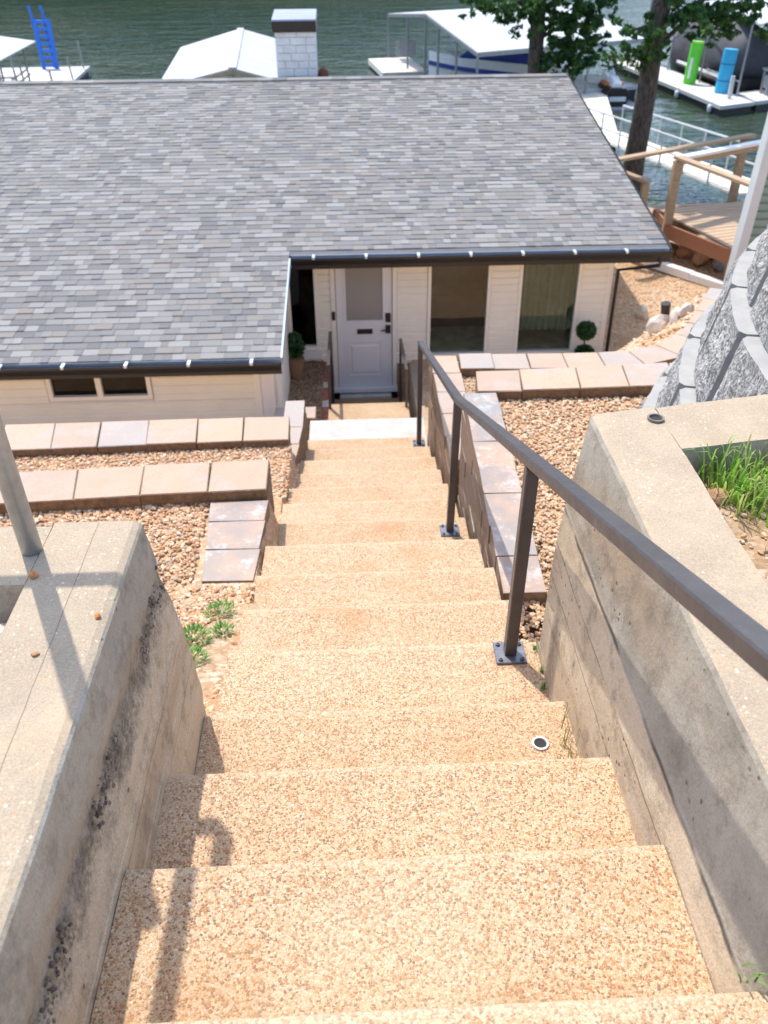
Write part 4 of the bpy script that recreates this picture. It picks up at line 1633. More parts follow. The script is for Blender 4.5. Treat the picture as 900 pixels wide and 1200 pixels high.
# white timber on the ground and things under the deck
bo = thing("timber_beam", "white painted beam lying on the gravel toward the green building", "beam", (6.3, 16.3, -5.8))
mb = MB()
mb.beam((5.85, 17.0, -5.76), (6.45, 16.1, -5.76), .16, .16, ch=.01)
mb.build("timber", "white_paint", bo)
mb = MB()
mb.beam((6.455, 16.09, -5.765), (7.1, 15.15, -5.765), .16, .15, ch=.01)
mb.build("timber", "white_paint", bo)
jr = random.Random(3)
JUNK = [((6.75, 17.45, -5.75), .17, "terracotta", "terracotta lump under the deck nearest the roof corner"), ((6.95, 17.0, -5.72), .19, "rock_rust", "rusty heap under the deck beside the white beam"), ((7.3, 17.3, -5.72), .2, "brick_red", "dark red bundle stacked under the wooden deck"),
        ((7.2, 16.7, -5.75), .16, "grey_plastic", "grey bundle under the deck in front of the red one"), ((7.6, 17.0, -5.7), .2, "brick_red", "red-brown bundle under the deck by the green building"), ((7.35, 16.2, -5.75), .14, "rock_pale", "pale stone under the deck beside the white trim"), ((6.5, 17.7, -5.75), .16, "pot_brown", "brown heap under the deck at the post")]
for i, (p, s, m_, lab) in enumerate(JUNK):
    rock("bundle" if "bundle" in lab else "stone", p, s, m_, lab, "clutter", 40 + i, (1.2, .8, .8), group="clutter stored under the deck")

# ------------------------------------------------------------------ neighbour's deck
dk = thing("wooden_deck", "raised tan wooden deck with railings beyond the house roof", "deck", (6.5, 15.5, -5.9))


def plank_area(c0, c1, c2, c3, n, z, th, mat, nm="floor_board"):
    """quad c0->c1 (along boards), c3->c2 opposite; n boards between"""
    for i in range(n):
        t0, t1 = i / n + .004, (i + 1) / n - .004
        L = lambda a, b, t: (a[0] + (b[0] - a[0]) * t, a[1] + (b[1] - a[1]) * t)
        mb = MB()
        mb.prism([L(c0, c3, t0), L(c1, c2, t0), L(c1, c2, t1), L(c0, c3, t1)], z - th, z + random.uniform(-.002, .002))
        mb.build(nm, mat, dk)


plank_area((6.88, 15.48), (9.9, 16.45), (9.1, 18.8), (6.27, 18.1), 16, -5.06, .035, "wood_floor")
plank_area((6.21, 17.08), (9.9, 18.1), (9.6, 19.5), (6.05, 19.3), 13, -5.31, .035, "wood_floor")
mb = MB()
mb.beam((6.16, 17.19, -5.21), (6.87, 15.43, -5.21), .05, .27)
mb.build("rim_board", "wood_red", dk)
mb = MB()
mb.beam((6.22, 18.17, -5.165), (9.14, 18.88, -5.165), .05, .17)
mb.build("rim_board", "wood_red", dk)
mb = MB()
mb.beam((6.21, 17.25, -5.14), (6.255, 18.1, -5.14), .05, .14)
mb.build("rim_board", "wood_red", dk)
def dpost(x, y, z0, z1, w_=.15):
    mb = MB()
    mb.beam((x, y, z0), (x, y, z1), w_, w_, up=(0, 1, 0), ch=.006)
    mb.build("post", "wood_tan", dk)
dpost(6.233, 17.28, -6.0, -3.935)
dpost(8.12, 18.88, -5.3, -3.91)
dpost(5.67, 17.27, -6.0, -4.325, .135)
def drail(a, b, mat="wood_tan", w_=.17, h_=.055):
    mb = MB()
    mb.beam(a, b, w_, h_, ch=.004)
    mb.build("rail", mat, dk)
drail((6.233, 17.365, -3.88), (6.923, 14.95, -3.88))
drail((6.348, 17.32, -3.875), (8.625, 18.69, -3.875), "white_paint")
drail((6.325, 17.39, -3.98), (8.51, 18.72, -3.98), h_=.11, w_=.05)
drail((4.945, 17.09, -3.858), (8.34, 19.04, -3.847))
drail((5.13, 17.6, -4.14), (5.70, 17.23, -4.295))
for (x, y) in ((7.1, 16.0), (9.1, 17.0), (8.8, 18.3), (7.6, 19.3), (6.3, 19.2)):
    dpost(x, y, -6.6, -5.36, .135)

# green-sided neighbour house
gh = thing("neighbour_building", "green lap-sided building with white corner trim at the right edge", "building", (7.5, 13.4, -5.9))
mb = MB()
mb.hexa([(5.93, 13.24, -6.2), (10, 13.24, -6.2), (10, 13.4, -6.2), (5.93, 13.4, -6.2), (6.19, 13.24, -.6), (10, 13.24, -.6), (10, 13.4, -.6), (6.19, 13.4, -.6)])
wl = mb.build("wall", "green_siding", gh)
for i in range(44):
    zb = -6.0 + .12 * i
    boards(wl, 5.985 + .26 * (zb + 6.2) / 5.6, 10.0, 13.24, zb, zb + .12, .12, "green_siding", .035)
mb = MB()
mb.hexa([(5.84, 13.19, -6.2), (5.98, 13.19, -6.2), (5.98, 13.40, -6.2), (5.84, 13.40, -6.2), (6.10, 13.19, -.6), (6.24, 13.19, -.6), (6.24, 13.40, -.6), (6.10, 13.40, -.6)])
mb.build("corner_trim", "trim_grey", gh)

# ------------------------------------------------------------------ trees by the water
def tree(name, label, base, top, r0, r1, limbs, clusters, nleaf, lsize, seed):
    t = thing(name, label, "tree", base, "trees between the house and the lake")
    b, tp_ = Vector(base), Vector(top)
    pts = [b + (tp_ - b) * (i / 12) + Vector((.05 * nz3(i * .7, seed), .05 * nz3(seed, i * .7), 0)) for i in range(13)]
    mb = MB()
    mb.tube([p - Vector((0, 0, .4)) if i == 0 else p for i, p in enumerate(pts)], [(r0 + (r1 - r0) * i / 12) * (1 + .35 * math.exp(-i * 1.2)) for i in range(13)], 14)
    for f, end, r in limbs:
        s = b + (tp_ - b) * f
        e = Vector(end)
        m1 = s + (e - s) * .35 + Vector((0, 0, .15 * (e - s).length))
        m2 = s + (e - s) * .7 + Vector((random.uniform(-.1, .1), 0, .12 * (e - s).length))
        mb.tube([s, m1, m2, e], [r, r * .7, r * .45, r * .15], 8)
    mb.build("trunk", "bark", t, smooth=True)
    leaf_cloud("crown", clusters, nleaf, lsize, "leaf", t, seed)
    return t


def clump(cs, rnd, per=6, spread=.42, r=(.13, .3)):
    out = []
    for (x, y, z, s) in cs:
        for i in range(per):
            q = s * rnd.uniform(r[0], r[1]) * 1.7
            out.append((x + rnd.gauss(0, spread * s), y + rnd.gauss(0, spread * s), z + rnd.gauss(0, spread * .6 * s), q, q, q * .6))
    return out


r1_ = random.Random(21)
c1 = [(6.05, 19.7, -2.35, .5), (6.0, 19.6, -2.0, .6), (6.5, 19.8, -1.75, .6), (6.95, 19.6, -1.75, .6), (7.35, 19.8, -1.70, .6), (7.75, 19.7, -1.70, .5), (8.1, 19.8, -1.55, .5), (5.3, 19.7, -2.43, .22), (5.5, 19.7, -2.5, .22), (8.5, 19.8, -2.02, .3), (8.75, 19.8, -2.1, .3), (5.9, 19.8, -2.6, .3), (7.4, 19.6, -1.95, .4)]
hi1 = [(6.6 + r1_.gauss(0, .8), 21.2 + r1_.gauss(0, .7), r1_.uniform(-.6, 1.6), .8) for i in range(12)]
tree("oak_tree", "leaning tree trunk standing in front of the gangway, right of the roof", (6.18, 20, -6.4), (6.42, 20, 1.6), .245, .15,
     [(.50, (7.6, 19.8, -1.65), .06), (.55, (5.6, 19.7, -2.1), .05), (.56, (8.6, 19.8, -1.6), .06), (.60, (6.0, 19.6, -1.6), .05), (.75, (7.8, 20.5, .8), .07), (.7, (5.0, 20, .8), .07)],
     clump(c1, r1_, 26, .5, (.05, .13)) + clump(hi1, r1_, 8), 38000, .07, 31)
r2_ = random.Random(22)
c2 = [(3.5, 27, -1.9, .5), (4.0, 26.9, -2.05, .6), (4.45, 27, -2.3, .55), (4.8, 26.8, -2.15, .6), (5.3, 26.8, -2.0, .6), (5.75, 26.8, -2.5, .7), (6.2, 26.8, -2.2, .7), (6.65, 27, -2.35, .6), (7.0, 27, -2.05, .5), (5.85, 26.8, -3.05, .6), (6.2, 26.9, -3.3, .6), (6.5, 26.9, -3.0, .6), (5.65, 26.8, -3.5, .45), (6.35, 26.9, -3.6, .45), (4.62, 27, -2.75, .18)]
hi2 = [(5.2 + r2_.gauss(0, 1.3), 27 + r2_.gauss(0, 1.0), r2_.uniform(-1.4, 2.4), 1.0) for i in range(18)]
tree("oak_tree", "tree with dense dark foliage rising behind the house ridge", (5.36, 27, -8.3), (5.1, 27, 1.5), .25, .16,
     [(.55, (6.5, 26.9, -2.8), .06), (.6, (3.7, 27, -1.9), .06), (.62, (6.9, 27, -2.0), .06), (.5, (6.2, 26.9, -3.3), .045), (.75, (4.0, 27.2, .5), .08), (.75, (6.8, 27.2, .6), .08)],
     clump(c2, r2_, 30, .55, (.06, .15)) + clump(hi2, r2_, 8), 56000, .085, 32)

# ------------------------------------------------------------------ gangway and docks
DZ = -7.55


def sheet(mb, poly, z0, z1):
    mb.prism(poly, z0, z1)


gg = thing("gangway", "cream decked gangway with white pipe railings leading to the docks", "gangway", (10.8, 31, -7.0))
G0, G1 = Vector((11.75, 25.6, -6.75)), Vector((9.85, 36.2, -7.15))
gd = (G1 - G0).normalized()
gs = gd.cross(Vector((0, 0, 1))).normalized()
n = 14
for i in range(n):
    a, b = G0 + (G1 - G0) * (i / n + .002), G0 + (G1 - G0) * ((i + 1) / n - .002)
    mb = MB()
    mb.beam(a, b, 1.5, .06)
    mb.build("deck_panel", "cream_plank", gg)
for sd in (-1, 1):
    o_ = gs * sd * .76
    mb = MB()
    up = Vector((0, 0, 1))
    mb.tube([G0 + o_ + up * .95, G1 + o_ + up * .95], .035, 8)
    mb.build("rail", "alu_white", gg)
    mb = MB()
    mb.tube([G0 + o_ + up * .45, G1 + o_ + up * .45], .03, 8)
    mb.build("rail", "alu_white", gg)
    for i in range(8):
        p = G0 + (G1 - G0) * (i / 7) + o_
        mb = MB()
        mb.tube([p, p + up * .95], .03, 6)
        mb.build("rail_post", "alu_white", gg)
fw_ = thing("floating_walkway", "cream floating walkway at the far end of the gangway", "dock", (10.6, 41, DZ))
for i in range(7):
    a = Vector((9.7, 36.2, -7.3)) + (Vector((11.9, 47, -7.4)) - Vector((9.7, 36.2, -7.3))) * (i / 7 + .004)
    b = Vector((9.7, 36.2, -7.3)) + (Vector((11.9, 47, -7.4)) - Vector((9.7, 36.2, -7.3))) * ((i + 1) / 7 - .004)
    mb = MB()
    mb.beam(a, b, 1.6, .10)
    mb.build("deck_panel", "cream_plank", fw_)
mb = MB()
mb.beam((9.7, 36.2, -7.7), (11.9, 47, -7.7), 1.5, .6)
mb.build("float", "float_black", fw_)


def dock(name, label, poly, z, group=None):
    c = (sum(p[0] for p in poly) / len(poly), sum(p[1] for p in poly) / len(poly), WATER_Z)
    t = thing(name, label, "dock", c, group)
    mb = MB()
    mb.prism(poly, z - .12, z)
    d = mb.build("deck", "dock_deck", t)
    cx_, cy_ = c[0], c[1]
    inner = [(p[0] + (cx_ - p[0]) * .02, p[1] + (cy_ - p[1]) * .02) for p in poly]
    mb = MB()
    mb.prism(inner, WATER_Z - .2, z - .121)
    mb.build("float", "float_black", t)
    for i in range(len(poly)):
        a, b = poly[i], poly[(i + 1) % len(poly)]
        mb = MB()
        mb.beam((a[0], a[1], z - .05), (b[0], b[1], z - .05), .06, .16)
        mb.build("edge_trim", "alu_white", t)
    return t


def pipe(mb, a, b, r=.045, n=8):
    mb.tube([a, b], r, n)


# right dock: L-shaped walkways round the covered boat
rd = dock("boat_dock", "dock at the upper right carrying the green and blue mat rolls", [(17.3, 43.6), (19.2, 44.5), (18.1, 59.4), (16.1, 58.8)], DZ)
rd2 = dock("boat_dock", "front finger of the right dock under the steel posts", [(19.36, 44.65), (27, 48.4), (26.4, 50.4), (19.32, 47.0)], DZ)
for (x, y) in ((19.0, 46.2), (18.6, 50.5), (18.3, 55), (21.5, 47.6), (24.5, 49.0), (21.2, 61), (17.9, 58.8)):
    mb = MB()
    pipe(mb, (x, y, DZ), (x + .1, y, -4.35), .05)
    mb.build("post", "dock_steel", rd)
mb = MB()
pipe(mb, (19.0, 46.2, -6.9), (18.9, 50.5, -6.9), .035)
pipe(mb, (18.9, 50.5, -4.6), (18.6, 58.8, -4.6), .04)
mb.build("rail", "dock_steel", rd)
mb = MB()
mb.beam((18.4, 45.6, DZ + .02), (18.4, 45.6, DZ + 1.0), .16, .16, up=(0, 1, 0))
mb.build("cleat_post", "alu_white", rd)
mb = MB()
mb.hexa([(19.6, 46.5, -4.52), (27, 49, -4.0), (27, 63, -4.0), (21.2, 61.5, -4.52), (19.6, 46.5, -4.46), (27, 49, -3.94), (27, 63, -3.94), (21.2, 61.5, -4.46)])
o = mb.build("canopy_roof", "alu_white", rd)


def roll(x, y, h, r, mat, label, lean, straps):
    t = thing("mat_roll", label, "foam mat", (x, y, DZ))
    mb = MB()
    mb.tube([(x, y, DZ + .005), (x + lean * .5, y, DZ + h * .5), (x + lean, y, DZ + h)], r, 20)
    mb.build("mat", mat, t)
    for f, m_ in straps:
        mb = MB()
        mb.tube([(x + lean * f, y, DZ + h * f), (x + lean * (f + .02), y, DZ + h * (f + .02))], r * 1.02, 20)
        mb.build("strap", m_, t)
    return t


g_ = roll(17.95, 50.2, 1.98, .32, "foam_green", "bright green rolled foam mat standing on the right dock", .12, [(.965, "yellow_strap")])
mb = MB()
mb.beam((17.76, 49.90, DZ + .3), (17.81, 49.90, DZ + 1.25), .11, .06, up=(0, 1, 0))
mb.build("white_stripe", "hull_white", g_)
roll(18.62, 47.3, 1.95, .34, "foam_blue", "bright blue rolled foam mat standing on the right dock", .12, [(.28, "canvas_blue"), (.66, "canvas_blue")])

# covered boat in the slip
cb = thing("covered_boat", "boat under a dark grey fitted cover in the right dock slip", "boat", (21.8, 54, WATER_Z))
secs = []
for i in range(13):
    t = i / 12
    y = 48.6 + 10.5 * t
    w_ = 1.7 * (1 - .75 * max(0, (t - .55) / .45) ** 2) * (.75 + .25 * min(1, t * 5))
    hgt = (.95 + 1.55 * math.sin(math.pi * min(1, .15 + t * .85)) ** .8)
    cxx = 20.75 - .05 * i
    secs.append([(cxx + w_ * math.cos(a), y, -7.1 + hgt * max(0, math.sin(a)) ** .8) for a in [math.pi * j / 12 for j in range(13)]])
mb = MB()
mb.loft(secs)
mb.build("cover", "canvas_grey", cb, smooth=True)
mb = MB()
hs = []
for i in range(13):
    t = i / 12
    y = 48.4 + 10.8 * t
    w_ = 1.75 * (1 - .85 * max(0, (t - .55) / .45) ** 2)
    cxx = 20.75 - .05 * i
    hs.append([(cxx - w_, y, -7.08), (cxx - w_ * .8, y, -8.1), (cxx + w_ * .8, y, -8.1), (cxx + w_, y, -7.08)])
mb.loft(hs)
mb.build("hull", "hull_black", cb)
mb = MB()
mb.beam((18.98, 48.6, -7.02), (18.62, 54.5, -7.02), .10, .12)
mb.build("rub_rail", "hull_white", cb)
gc = thing("dock_cart", "grey pump cart standing on the dock by the blue roll", "cart", (21.2, 46.6, DZ))
mb = MB()
mb.box(20.5, 21.7, 46.4, 47.0, DZ + .25, DZ + .85)
mb.build("body", "grey_plastic", gc, bevel=.08)
mb = MB()
mb.box(20.4, 21.9, 46.3, 47.1, DZ + 1.05, DZ + 1.15)
for x in (20.5, 21.8):
    for y in (46.4, 47.0):
        mb.box(x - .04, x + .04, y - .04, y + .04, DZ, DZ + 1.06)
mb.build("frame", "galvanized", gc)

# jet ski
js = thing("jet_ski", "black and white jet ski with orange trim on the floating walkway", "jet ski", (12.9, 47.2, -7.6))
secs = []
for i in range(9):
    t = i / 8
    y = 45.8 + 3.2 * t
    w_ = .62 * (1 - .9 * max(0, (t - .5) / .5) ** 2)
    secs.append([(13.0 - w_, y, -7.35), (13.0 - w_ * .7, y, -7.85 + .25 * t), (13.0 + w_ * .7, y, -7.85 + .25 * t), (13.0 + w_, y, -7.35), (13.0 + w_ * .6, y, -7.05), (13.0 - w_ * .6, y, -7.05)])
mb = MB()
mb.loft(secs)
mb.build("hull", "hull_black", js, bevel=.03)
mb = MB()
mb.loft([[(13.0 - a, y, -7.06), (13.0 + a, y, -7.06), (13.0 + a * .7, y, z), (13.0 - a * .7, y, z)] for y, a, z in ((46.0, .25, -6.85), (46.9, .28, -6.65), (47.3, .30, -6.72), (47.9, .34, -6.45), (48.5, .25, -6.7), (48.9, .1, -6.95))])
mb.build("seat", "hull_white", js, bevel=.03)
mb = MB()
mb.tube([(12.55, 47.8, -6.3), (13.0, 47.9, -6.4), (13.45, 47.8, -6.3)], .04, 8)
mb.build("handlebar", "black_hardware", js)
mb = MB()
mb.box(12.55, 12.8, 46.6, 47.6, -7.04, -6.92)
mb.box(13.2, 13.45, 46.6, 47.6, -7.04, -6.92)
mb.build("footwell_trim", "ski_orange", js)
mb = MB()
mb.box(12.6, 13.4, 45.74, 45.79, -7.62, -7.42)
mb.build("number_plate", "hull_white", js)
jl = thing("jet_ski_float", "low grey drive-on float under the jet ski", "float", (13.1, 47.2, WATER_Z))
mb = MB()
mb.box(11.9, 14.2, 45.4, 49.4, WATER_Z - .1, -7.86)
mb.build("pad", "grey_plastic", jl, bevel=.06)

# right boathouse
rb = thing("boathouse", "open boathouse with white metal roof sheltering a white boat", "boathouse", (7, 50, DZ))
n0, n1 = Vector((5.81, 43.46, -5.2)), Vector((14.6, 47.8, -5.2))
f0, f1 = Vector((2.61, 62.18, -5.2)), Vector((11.4, 66.5, -5.2))
r0, r1 = (n0 + f0) / 2 + Vector((0, 0, .75)), (n1 + f1) / 2 + Vector((0, 0, .75))
dz = Vector((0, 0, .06))
NP = 9
for i in range(NP):
    t0, t1 = i / NP + .0015, (i + 1) / NP - .0015
    for (a0, a1) in ((n0, n1), (f0, f1)):
        p = [a0.lerp(a1, t0), a0.lerp(a1, t1), r0.lerp(r1, t1), r0.lerp(r1, t0)]
        mb = MB()
        mb.hexa([tuple(q) for q in p] + [tuple(q + dz) for q in p])
        mb.build("roof_panel", "alu_white", rb)
mb = MB()
for a, b in ((n0, n1), (f0, f1), (n0, r0), (r0, f0)):
    mb.beam(a - dz, b - dz, .06, .16)
mb.build("fascia", "dock_steel", rb)
for t in (0, .18, .36, .5, .72, 1.0):
    p = n0.lerp(f0, t)
    mb = MB()
    pipe(mb, (p.x, p.y, DZ - .3), (p.x, p.y, -5.25 + .75 * (1 - abs(t - .5) * 2)), .06)
    mb.build("post", "dock_steel", rb)
for t in (.3, .65, 1.0):
    p = n0.lerp(n1, t)
    mb = MB()
    pipe(mb, (p.x, p.y, DZ - .3), (p.x, p.y, -5.22), .06)
    mb.build("post", "dock_steel", rb)
mb = MB()
mb.prism([(2.0, 55.5), (4.6, 55.9), (3.9, 62), (1.3, 61.5)], DZ - .3, DZ)
mb.build("deck", "dock_deck", rb)
mb = MB()
mb.beam(f0.lerp(n0, .02) + Vector((.3, -2, -1.6)), f0.lerp(n0, .02) + Vector((1.5, -2, -1.6)), .05, .8)
mb.build("notice_board", "grey_plastic", rb)

# boat inside, bow to the left
wb = thing("motor_boat", "white motor boat with dark stripe and blue canvas under the boathouse roof", "boat", (7.8, 52, WATER_Z))
secs, strp = [], []
bx0, bx1 = Vector((4.55, 54.3)), Vector((11.5, 51.0))
bd = (bx1 - bx0).normalized()
bs = Vector((-bd.y, bd.x))
for i in range(11):
    t = i / 10
    c = bx0.lerp(bx1, t)
    w_ = 1.25 * (1 - max(0, (.45 - t) / .45) ** 2.2 * .95)
    zt = -6.35 - .35 * t + .0
    zb = -7.9 + .55 * max(0, .3 - t)
    ring = []
    for (ws, z) in ((-1, zt), (-.92, zt - .55), (-.6, zb), (.6, zb), (.92, zt - .55), (1, zt), (.8, zt + .05), (-.8, zt + .05)):
        q = c + bs * w_ * ws
        ring.append((q.x, q.y, z))
    secs.append(ring)
    strp.append((c, w_, zt))
mb = MB()
mb.loft(secs)
mb.build("hull", "hull_white", wb)
mb = MB()
for sgn in (-1, 1):
    rr_ = []
    for c, w_, zt in strp:
        q = c + bs * (w_ * .975 * sgn + .02 * sgn)
        q2 = c + bs * (w_ * .93 * sgn)
        rr_.append([(q.x, q.y, zt - .42), (q.x, q.y, zt - .64), (q2.x, q2.y, zt - .64), (q2.x, q2.y, zt - .42)])
    mb.loft(rr_)
mb.build("stripe", "canvas_blue", wb)
mb = MB()
cc_ = []
for t, h in ((.28, .1), (.4, .75), (.55, .95), (.75, .6), (.9, .1)):
    c = bx0.lerp(bx1, t)
    zt = -6.32 - .35 * t
    r_ = []
    for ws, f in ((-1, 0), (-.8, .8), (0, 1), (.8, .8), (1, 0)):
        q = c + bs * 1.15 * ws
        r_.append((q.x, q.y, zt + h * f))
    cc_.append(r_)
mb.loft(cc_)
mb.build("canvas", "canvas_blue", wb, smooth=True)
dp = dock("boat_dock", "white dock platform under the right boathouse beside the trunk", [(8.6, 45.2), (14.5, 47.7), (13.2, 51.5), (7.6, 49.0)], DZ + .3)

# left boathouse
lb = thing("boathouse", "small boathouse with a plain white gabled roof beyond the chimney", "boathouse", (-5, 42, WATER_Z))
e0, e1 = Vector((-6.9, 34.9, -5.2)), Vector((-7.82, 46.7, -5.2))
q0, q1 = Vector((-2.5, 36.2, -5.2)), Vector((-3.5, 49.6, -5.2))
k0, k1 = Vector((-4.13, 35.0, -4.6)), Vector((-5.1, 48.2, -4.6))
NP = 8
for i in range(NP):
    t0, t1 = i / NP + .001, (i + 1) / NP - .001
    for (a0, a1) in ((e0, e1), (q0, q1)):
        p = [a0.lerp(a1, t0), a0.lerp(a1, t1), k0.lerp(k1, t1), k0.lerp(k1, t0)]
        mb = MB()
        mb.hexa([tuple(q) for q in p] + [tuple(q + dz) for q in p])
        mb.build("roof_panel", "alu_white", lb)
mb = MB()
mb.beam(k0 + Vector((0, 0, .07)), k1 + Vector((0, 0, .07)), .30, .03)
mb.build("ridge_cap", "alu_white", lb)
mb = MB()
for a, b in ((e0, k0), (k0, q0)):
    mb.beam(a - dz, b - dz, .05, .14)
mb.build("fascia", "wood_tan", lb)
for p in (e0, k0, q0, e1, q1):
    mb = MB()
    pipe(mb, (p.x, p.y + .1, WATER_Z - .5), (p.x, p.y + .1, p.z), .06)
    mb.build("post", "dock_steel", lb)
mb = MB()
mb.prism([(-7, 36.5), (-6.2, 36.5), (-7.2, 47), (-8, 47)], WATER_Z - .1, DZ)
mb.prism([(-3.4, 37), (-2.6, 37), (-3.6, 49), (-4.4, 49)], WATER_Z - .1, DZ)
mb.build("deck", "dock_deck", lb)

# left dock with the ladder slide
ld = dock("boat_dock", "pale dock at the upper left under the blue ladder", [(-26, 44), (-14.6, 46.5), (-15.62, 59.7), (-26, 59.3)], DZ)
for (x, y, h) in ((-15.0, 49.8, 1.1), (-15.4, 54.8, 1.1), (-15.75, 58.8, 1.5), (-17.0, 51.5, 1.3), (-18.6, 55.0, 1.4), (-19.6, 55.0, 1.4), (-16.9, 50.2, 1.1)):
    mb = MB()
    pipe(mb, (x, y, DZ), (x - .1, y, DZ + h), .05)
    mb.build("post", "dock_steel", ld)
for (x, y) in ((-18.5, 54.9), (-19.6, 54.9)):
    mb = MB()
    pipe(mb, (x - .1, y, DZ + 1.3), (x - .1, y, DZ + 1.75), .14)
    mb.build("post_cap", "slide_blue", ld)
mb = MB()
mb.hexa([(-15.2, 43.4, -5.26), (-15.68, 50.5, -5.26), (-26, 58, -4.9), (-26, 43, -4.9), (-15.2, 43.4, -5.2), (-15.68, 50.5, -5.2), (-26, 58, -4.84), (-26, 43, -4.84)])
mb.build("canopy_roof", "alu_white", ld)
for (x, y) in ((-16.3, 50.2), (-18.2, 51.4), (-15.8, 45), (-20, 52)):
    mb = MB()
    pipe(mb, (x, y, DZ), (x, y, -5.2), .05)
    mb.build("post", "dock_steel", ld)
ss = thing("dock_ladder", "tall bright blue ladder with two hoops on the left dock", "ladder", (-17.8, 59.0, DZ))
for sx in (-.40, .40):
    mb = MB()
    mb.beam((-17.70 + sx, 58.8, DZ), (-17.80 + sx, 59.2, DZ + 2.6), .18, .16, up=(0, 1, 0))
    mb.build("side_rail", "slide_blue", ss)
    mb = MB()
    mb.tube([(-18.0 + sx * .85, 59.5, DZ), (-18.12 + sx * .85, 59.6, DZ + 2.9), (-18.14 + sx * .85, 59.5, DZ + 3.15), (-18.12 + sx * .85, 59.3, DZ + 3.2)], .085, 8)
    mb.build("hand_hoop", "slide_blue", ss)
for i in range(7):
    f = (i + .6) / 7
    mb = MB()
    mb.box(-17.70 - .1 * f - .33, -17.70 - .1 * f + .33, 58.72 + .4 * f, 58.95 + .4 * f, DZ + 2.6 * f - .08, DZ + 2.6 * f + .08)
    mb.build("rung", "slide_blue", ss)

for (x, y, a, lab) in ((-18.6, 53.6, .25, "grey folding lounger on the left dock nearest the blue ladder"), (-17.9, 52.0, .15, "grey folding lounger on the left dock nearest its right edge"), (-19.6, 51.6, .3, "grey folding lounger on the left dock nearest the white roof sheet")):
    lg = thing("lounge_chair", lab, "lounger", (x, y, DZ), "loungers on the left dock")
    d = Vector((math.cos(a), math.sin(a), 0))
    p = Vector((x, y, DZ + .3))
    mb = MB()
    mb.beam(p - d * .9, p + d * .5, .65, .07)
    mb.build("seat", "grey_plastic", lg)
    mb = MB()
    mb.beam(p + d * .5, p + d * 1.1 + Vector((0, 0, .35)), .65, .07)
    mb.build("backrest", "grey_plastic", lg)
    for q in (-.7, .3):
        mb = MB()
        mb.beam(p + d * q + Vector((0, 0, -.3)), p + d * q, .5, .05, up=(1, 0, 0))
        mb.build("leg", "grey_plastic", lg)

# fenders hanging on the right dock
for i, (x, y, lab) in enumerate(((17.15, 44.6, "white dock fender nearest the corner of the right dock"), (16.85, 48.6, "white dock fender below the green mat roll"), (16.5, 53.0, "white dock fender at the far end of the right dock's edge"))):
    fd = thing("dock_fender", lab, "fender", (x, y, DZ - .3), "fenders along the right dock")
    mb = MB()
    mb.tube([(x, y, DZ - .42), (x, y, DZ - .36), (x, y, DZ - .12), (x, y, DZ - .06)], [.05, .11, .11, .04], 10)
    mb.build("body", "hull_white", fd, smooth=True)
    mb = MB()
    mb.tube([(x, y, DZ - .06), (x + .12, y, DZ + .06)], .015, 5)
    mb.build("rope", "canvas_blue", fd)

# ------------------------------------------------------------------ grass and weeds
def blades(name, pts, n, hmin, hmax, wid, mat, label, seed, spread, lean=.6, kind="stuff", cat=None):
    g = random.Random(seed)
    mb = MB()
    for i in range(n):
        cx_, cy_, cz_, s = pts[g.randrange(len(pts))]
        x, y = cx_ + g.gauss(0, spread * s), cy_ + g.gauss(0, spread * s)
        h = g.uniform(hmin, hmax) * s
        a = g.uniform(0, 6.283)
        b = g.uniform(.1, lean) * h
        d = Vector((math.cos(a), math.sin(a), 0))
        sd = Vector((-d.y, d.x, 0)) * wid * g.uniform(.6, 1.2)
        p = Vector((x, y, cz_))
        m1, m2, e = p + d * b * .25 + Vector((0, 0, h * .5)), p + d * b * .65 + Vector((0, 0, h * .85)), p + d * b * 1.2 + Vector((0, 0, h * (1.0 - .25 * b / max(h, .001))))
        mb.r = g.random()
        mb.add([p - sd, p + sd, m1 - sd * .9, m1 + sd * .9, m2 - sd * .55, m2 + sd * .55, e], [(0, 1, 3, 2), (2, 3, 5, 4), (4, 5, 6)])
    o = mb.build(name, mat, rnd=True, fix=False)
    return tag(o, label, cat, kind=kind)


GZs = -1.275
gpts = [(.955, 1.95, GZs, 1.1), (1.0, 1.90, GZs, 1.0), (.97, 1.85, GZs, .8), (1.04, 1.88, GZs, .8), (1.01, 1.80, GZs, .7), (1.08, 1.80, GZs, .7), (1.03, 1.62, GZs, .6), (1.12, 1.66, GZs, .7), (1.0, 1.52, GZs, .5), (1.1, 1.95, GZs, .8)]
blades("grass", gpts, 360, .05, .15, .0036, "grass", "bright green grass clump growing in the planter soil", 5, .03)
blades("grass", gpts, 260, .02, .08, .002, "dry_grass", "dry straw stubble among the planter grass", 6, .05)
blades("grass", [(.535 + .03 * nz3(i, 2), 1.50 + .02 * i, -1.965 if i > 0 else -1.967, 1) for i in range(4)] + [(.575, 1.47 + .05 * i, -1.965, 1) for i in range(6)], 70, .03, .10, .0016, "dry_grass", "dry weed stems in the crack by the right wall", 7, .010, .5)
blades("grass", [(.585, 2.02, -2.104, .6), (.59, 2.1, -2.104, .5), (.59, 2.2, -2.1, .5)], 40, .03, .06, .002, "weed", "small green weed tuft below the first handrail post", 8, .008, .6)
blades("grass", [(.605, .715, -1.42, 1)], 7, .02, .05, .003, "weed", "single green blade at the bottom right wall foot", 9, .012, .9)


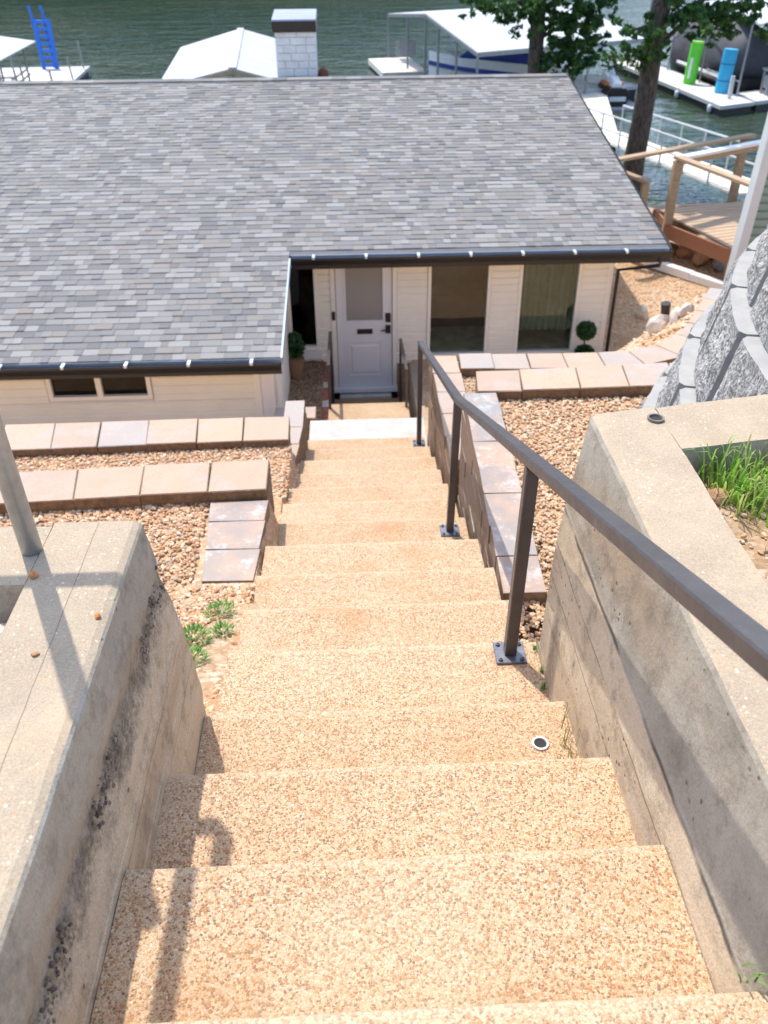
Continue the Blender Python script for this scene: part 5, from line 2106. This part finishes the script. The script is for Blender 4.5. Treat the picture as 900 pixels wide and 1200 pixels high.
def weed_plant(name, label, c, r, n, seed, h=.05):
    g = random.Random(seed)
    t = thing(name, label, "weed", c, "weeds along the left edge of the steps")
    mb = MB()
    for i in range(n):
        a, d = g.uniform(0, 6.283), r * math.sqrt(g.random())
        p = Vector((c[0] + d * math.cos(a), c[1] + d * math.sin(a), c[2] + h * g.random() * (1.1 - d / r)))
        u = Vector((math.cos(a + g.uniform(-1, 1)), math.sin(a + g.uniform(-1, 1)), g.uniform(.0, 1.3))).normalized()
        s = Vector((-u.y, u.x, g.uniform(-.3, .3))).normalized()
        L, W_ = g.uniform(.012, .038), g.uniform(.0015, .0040)
        mb.r = g.random()
        mb.add([p, p + u * L * .5 + s * W_, p + u * L, p + u * L * .5 - s * W_], [(0, 1, 2, 3)])
    mb.build("leaves", "weed", t, rnd=True, fix=False)
    mb = MB()
    for i in range(7):
        a, d = g.uniform(0, 6.283), r * g.uniform(.4, .9)
        mb.tube([(c[0], c[1], c[2] - .01), (c[0] + d * math.cos(a), c[1] + d * math.sin(a), c[2] + h * .4)], .0012, 4)
    mb.build("stem", "weed", t, fix=False)


weed_plant("weed", "leafy green weed in the gravel just left of the grey pavers' near end", (-0.6, 2.83, ground_h(-0.6, 2.83) + .02), .055, 220, 1, .05)
weed_plant("weed", "feathery green weed midway along the bare dirt strip", (-0.655, 2.56, ground_h(-0.655, 2.56) + .02), .06, 260, 2, .05)
weed_plant("weed", "low green weed nearest the left concrete wall end", (-0.64, 2.36, ground_h(-0.64, 2.36) + .02), .06, 260, 3, .05)
weed_plant("weed", "tiny weed sprout closest to the steps in the dirt strip", (-0.555, 2.62, ground_h(-0.555, 2.62) + .02), .035, 120, 4, .035)

# bare dirt strip against the steps
mb = MB()
gx, gy = np.linspace(-.70, -.462, 14), np.linspace(1.72, 2.95, 40)
mb.add([(x, y, interp(y, [1.62, 1.68, 3.2, 4.05], [-1.6, -2.02, -2.59, -2.605]) + .012 - .05 * max(0, (-.62 - x)) / .08 + .008 * nz3(x * 25, y * 25)) for y in gy for x in gx], [(j * 14 + i, j * 14 + i + 1, (j + 1) * 14 + i + 1, (j + 1) * 14 + i) for j in range(39) for i in range(13)])
tag(mb.build("dirt", "soil", smooth=True, fix=False), kind="structure")

tag(pebbles("gravel", 420, region(.86, 1.5, 1.0, 2.0, lambda x, y: -1.275 + .02 * (y - 1.5) + .01 * nz3(x * 6, y * 6)), .004, .014, "gravel_peach", None, .6, 17), "loose pebbles scattered on the planter soil", kind="stuff")
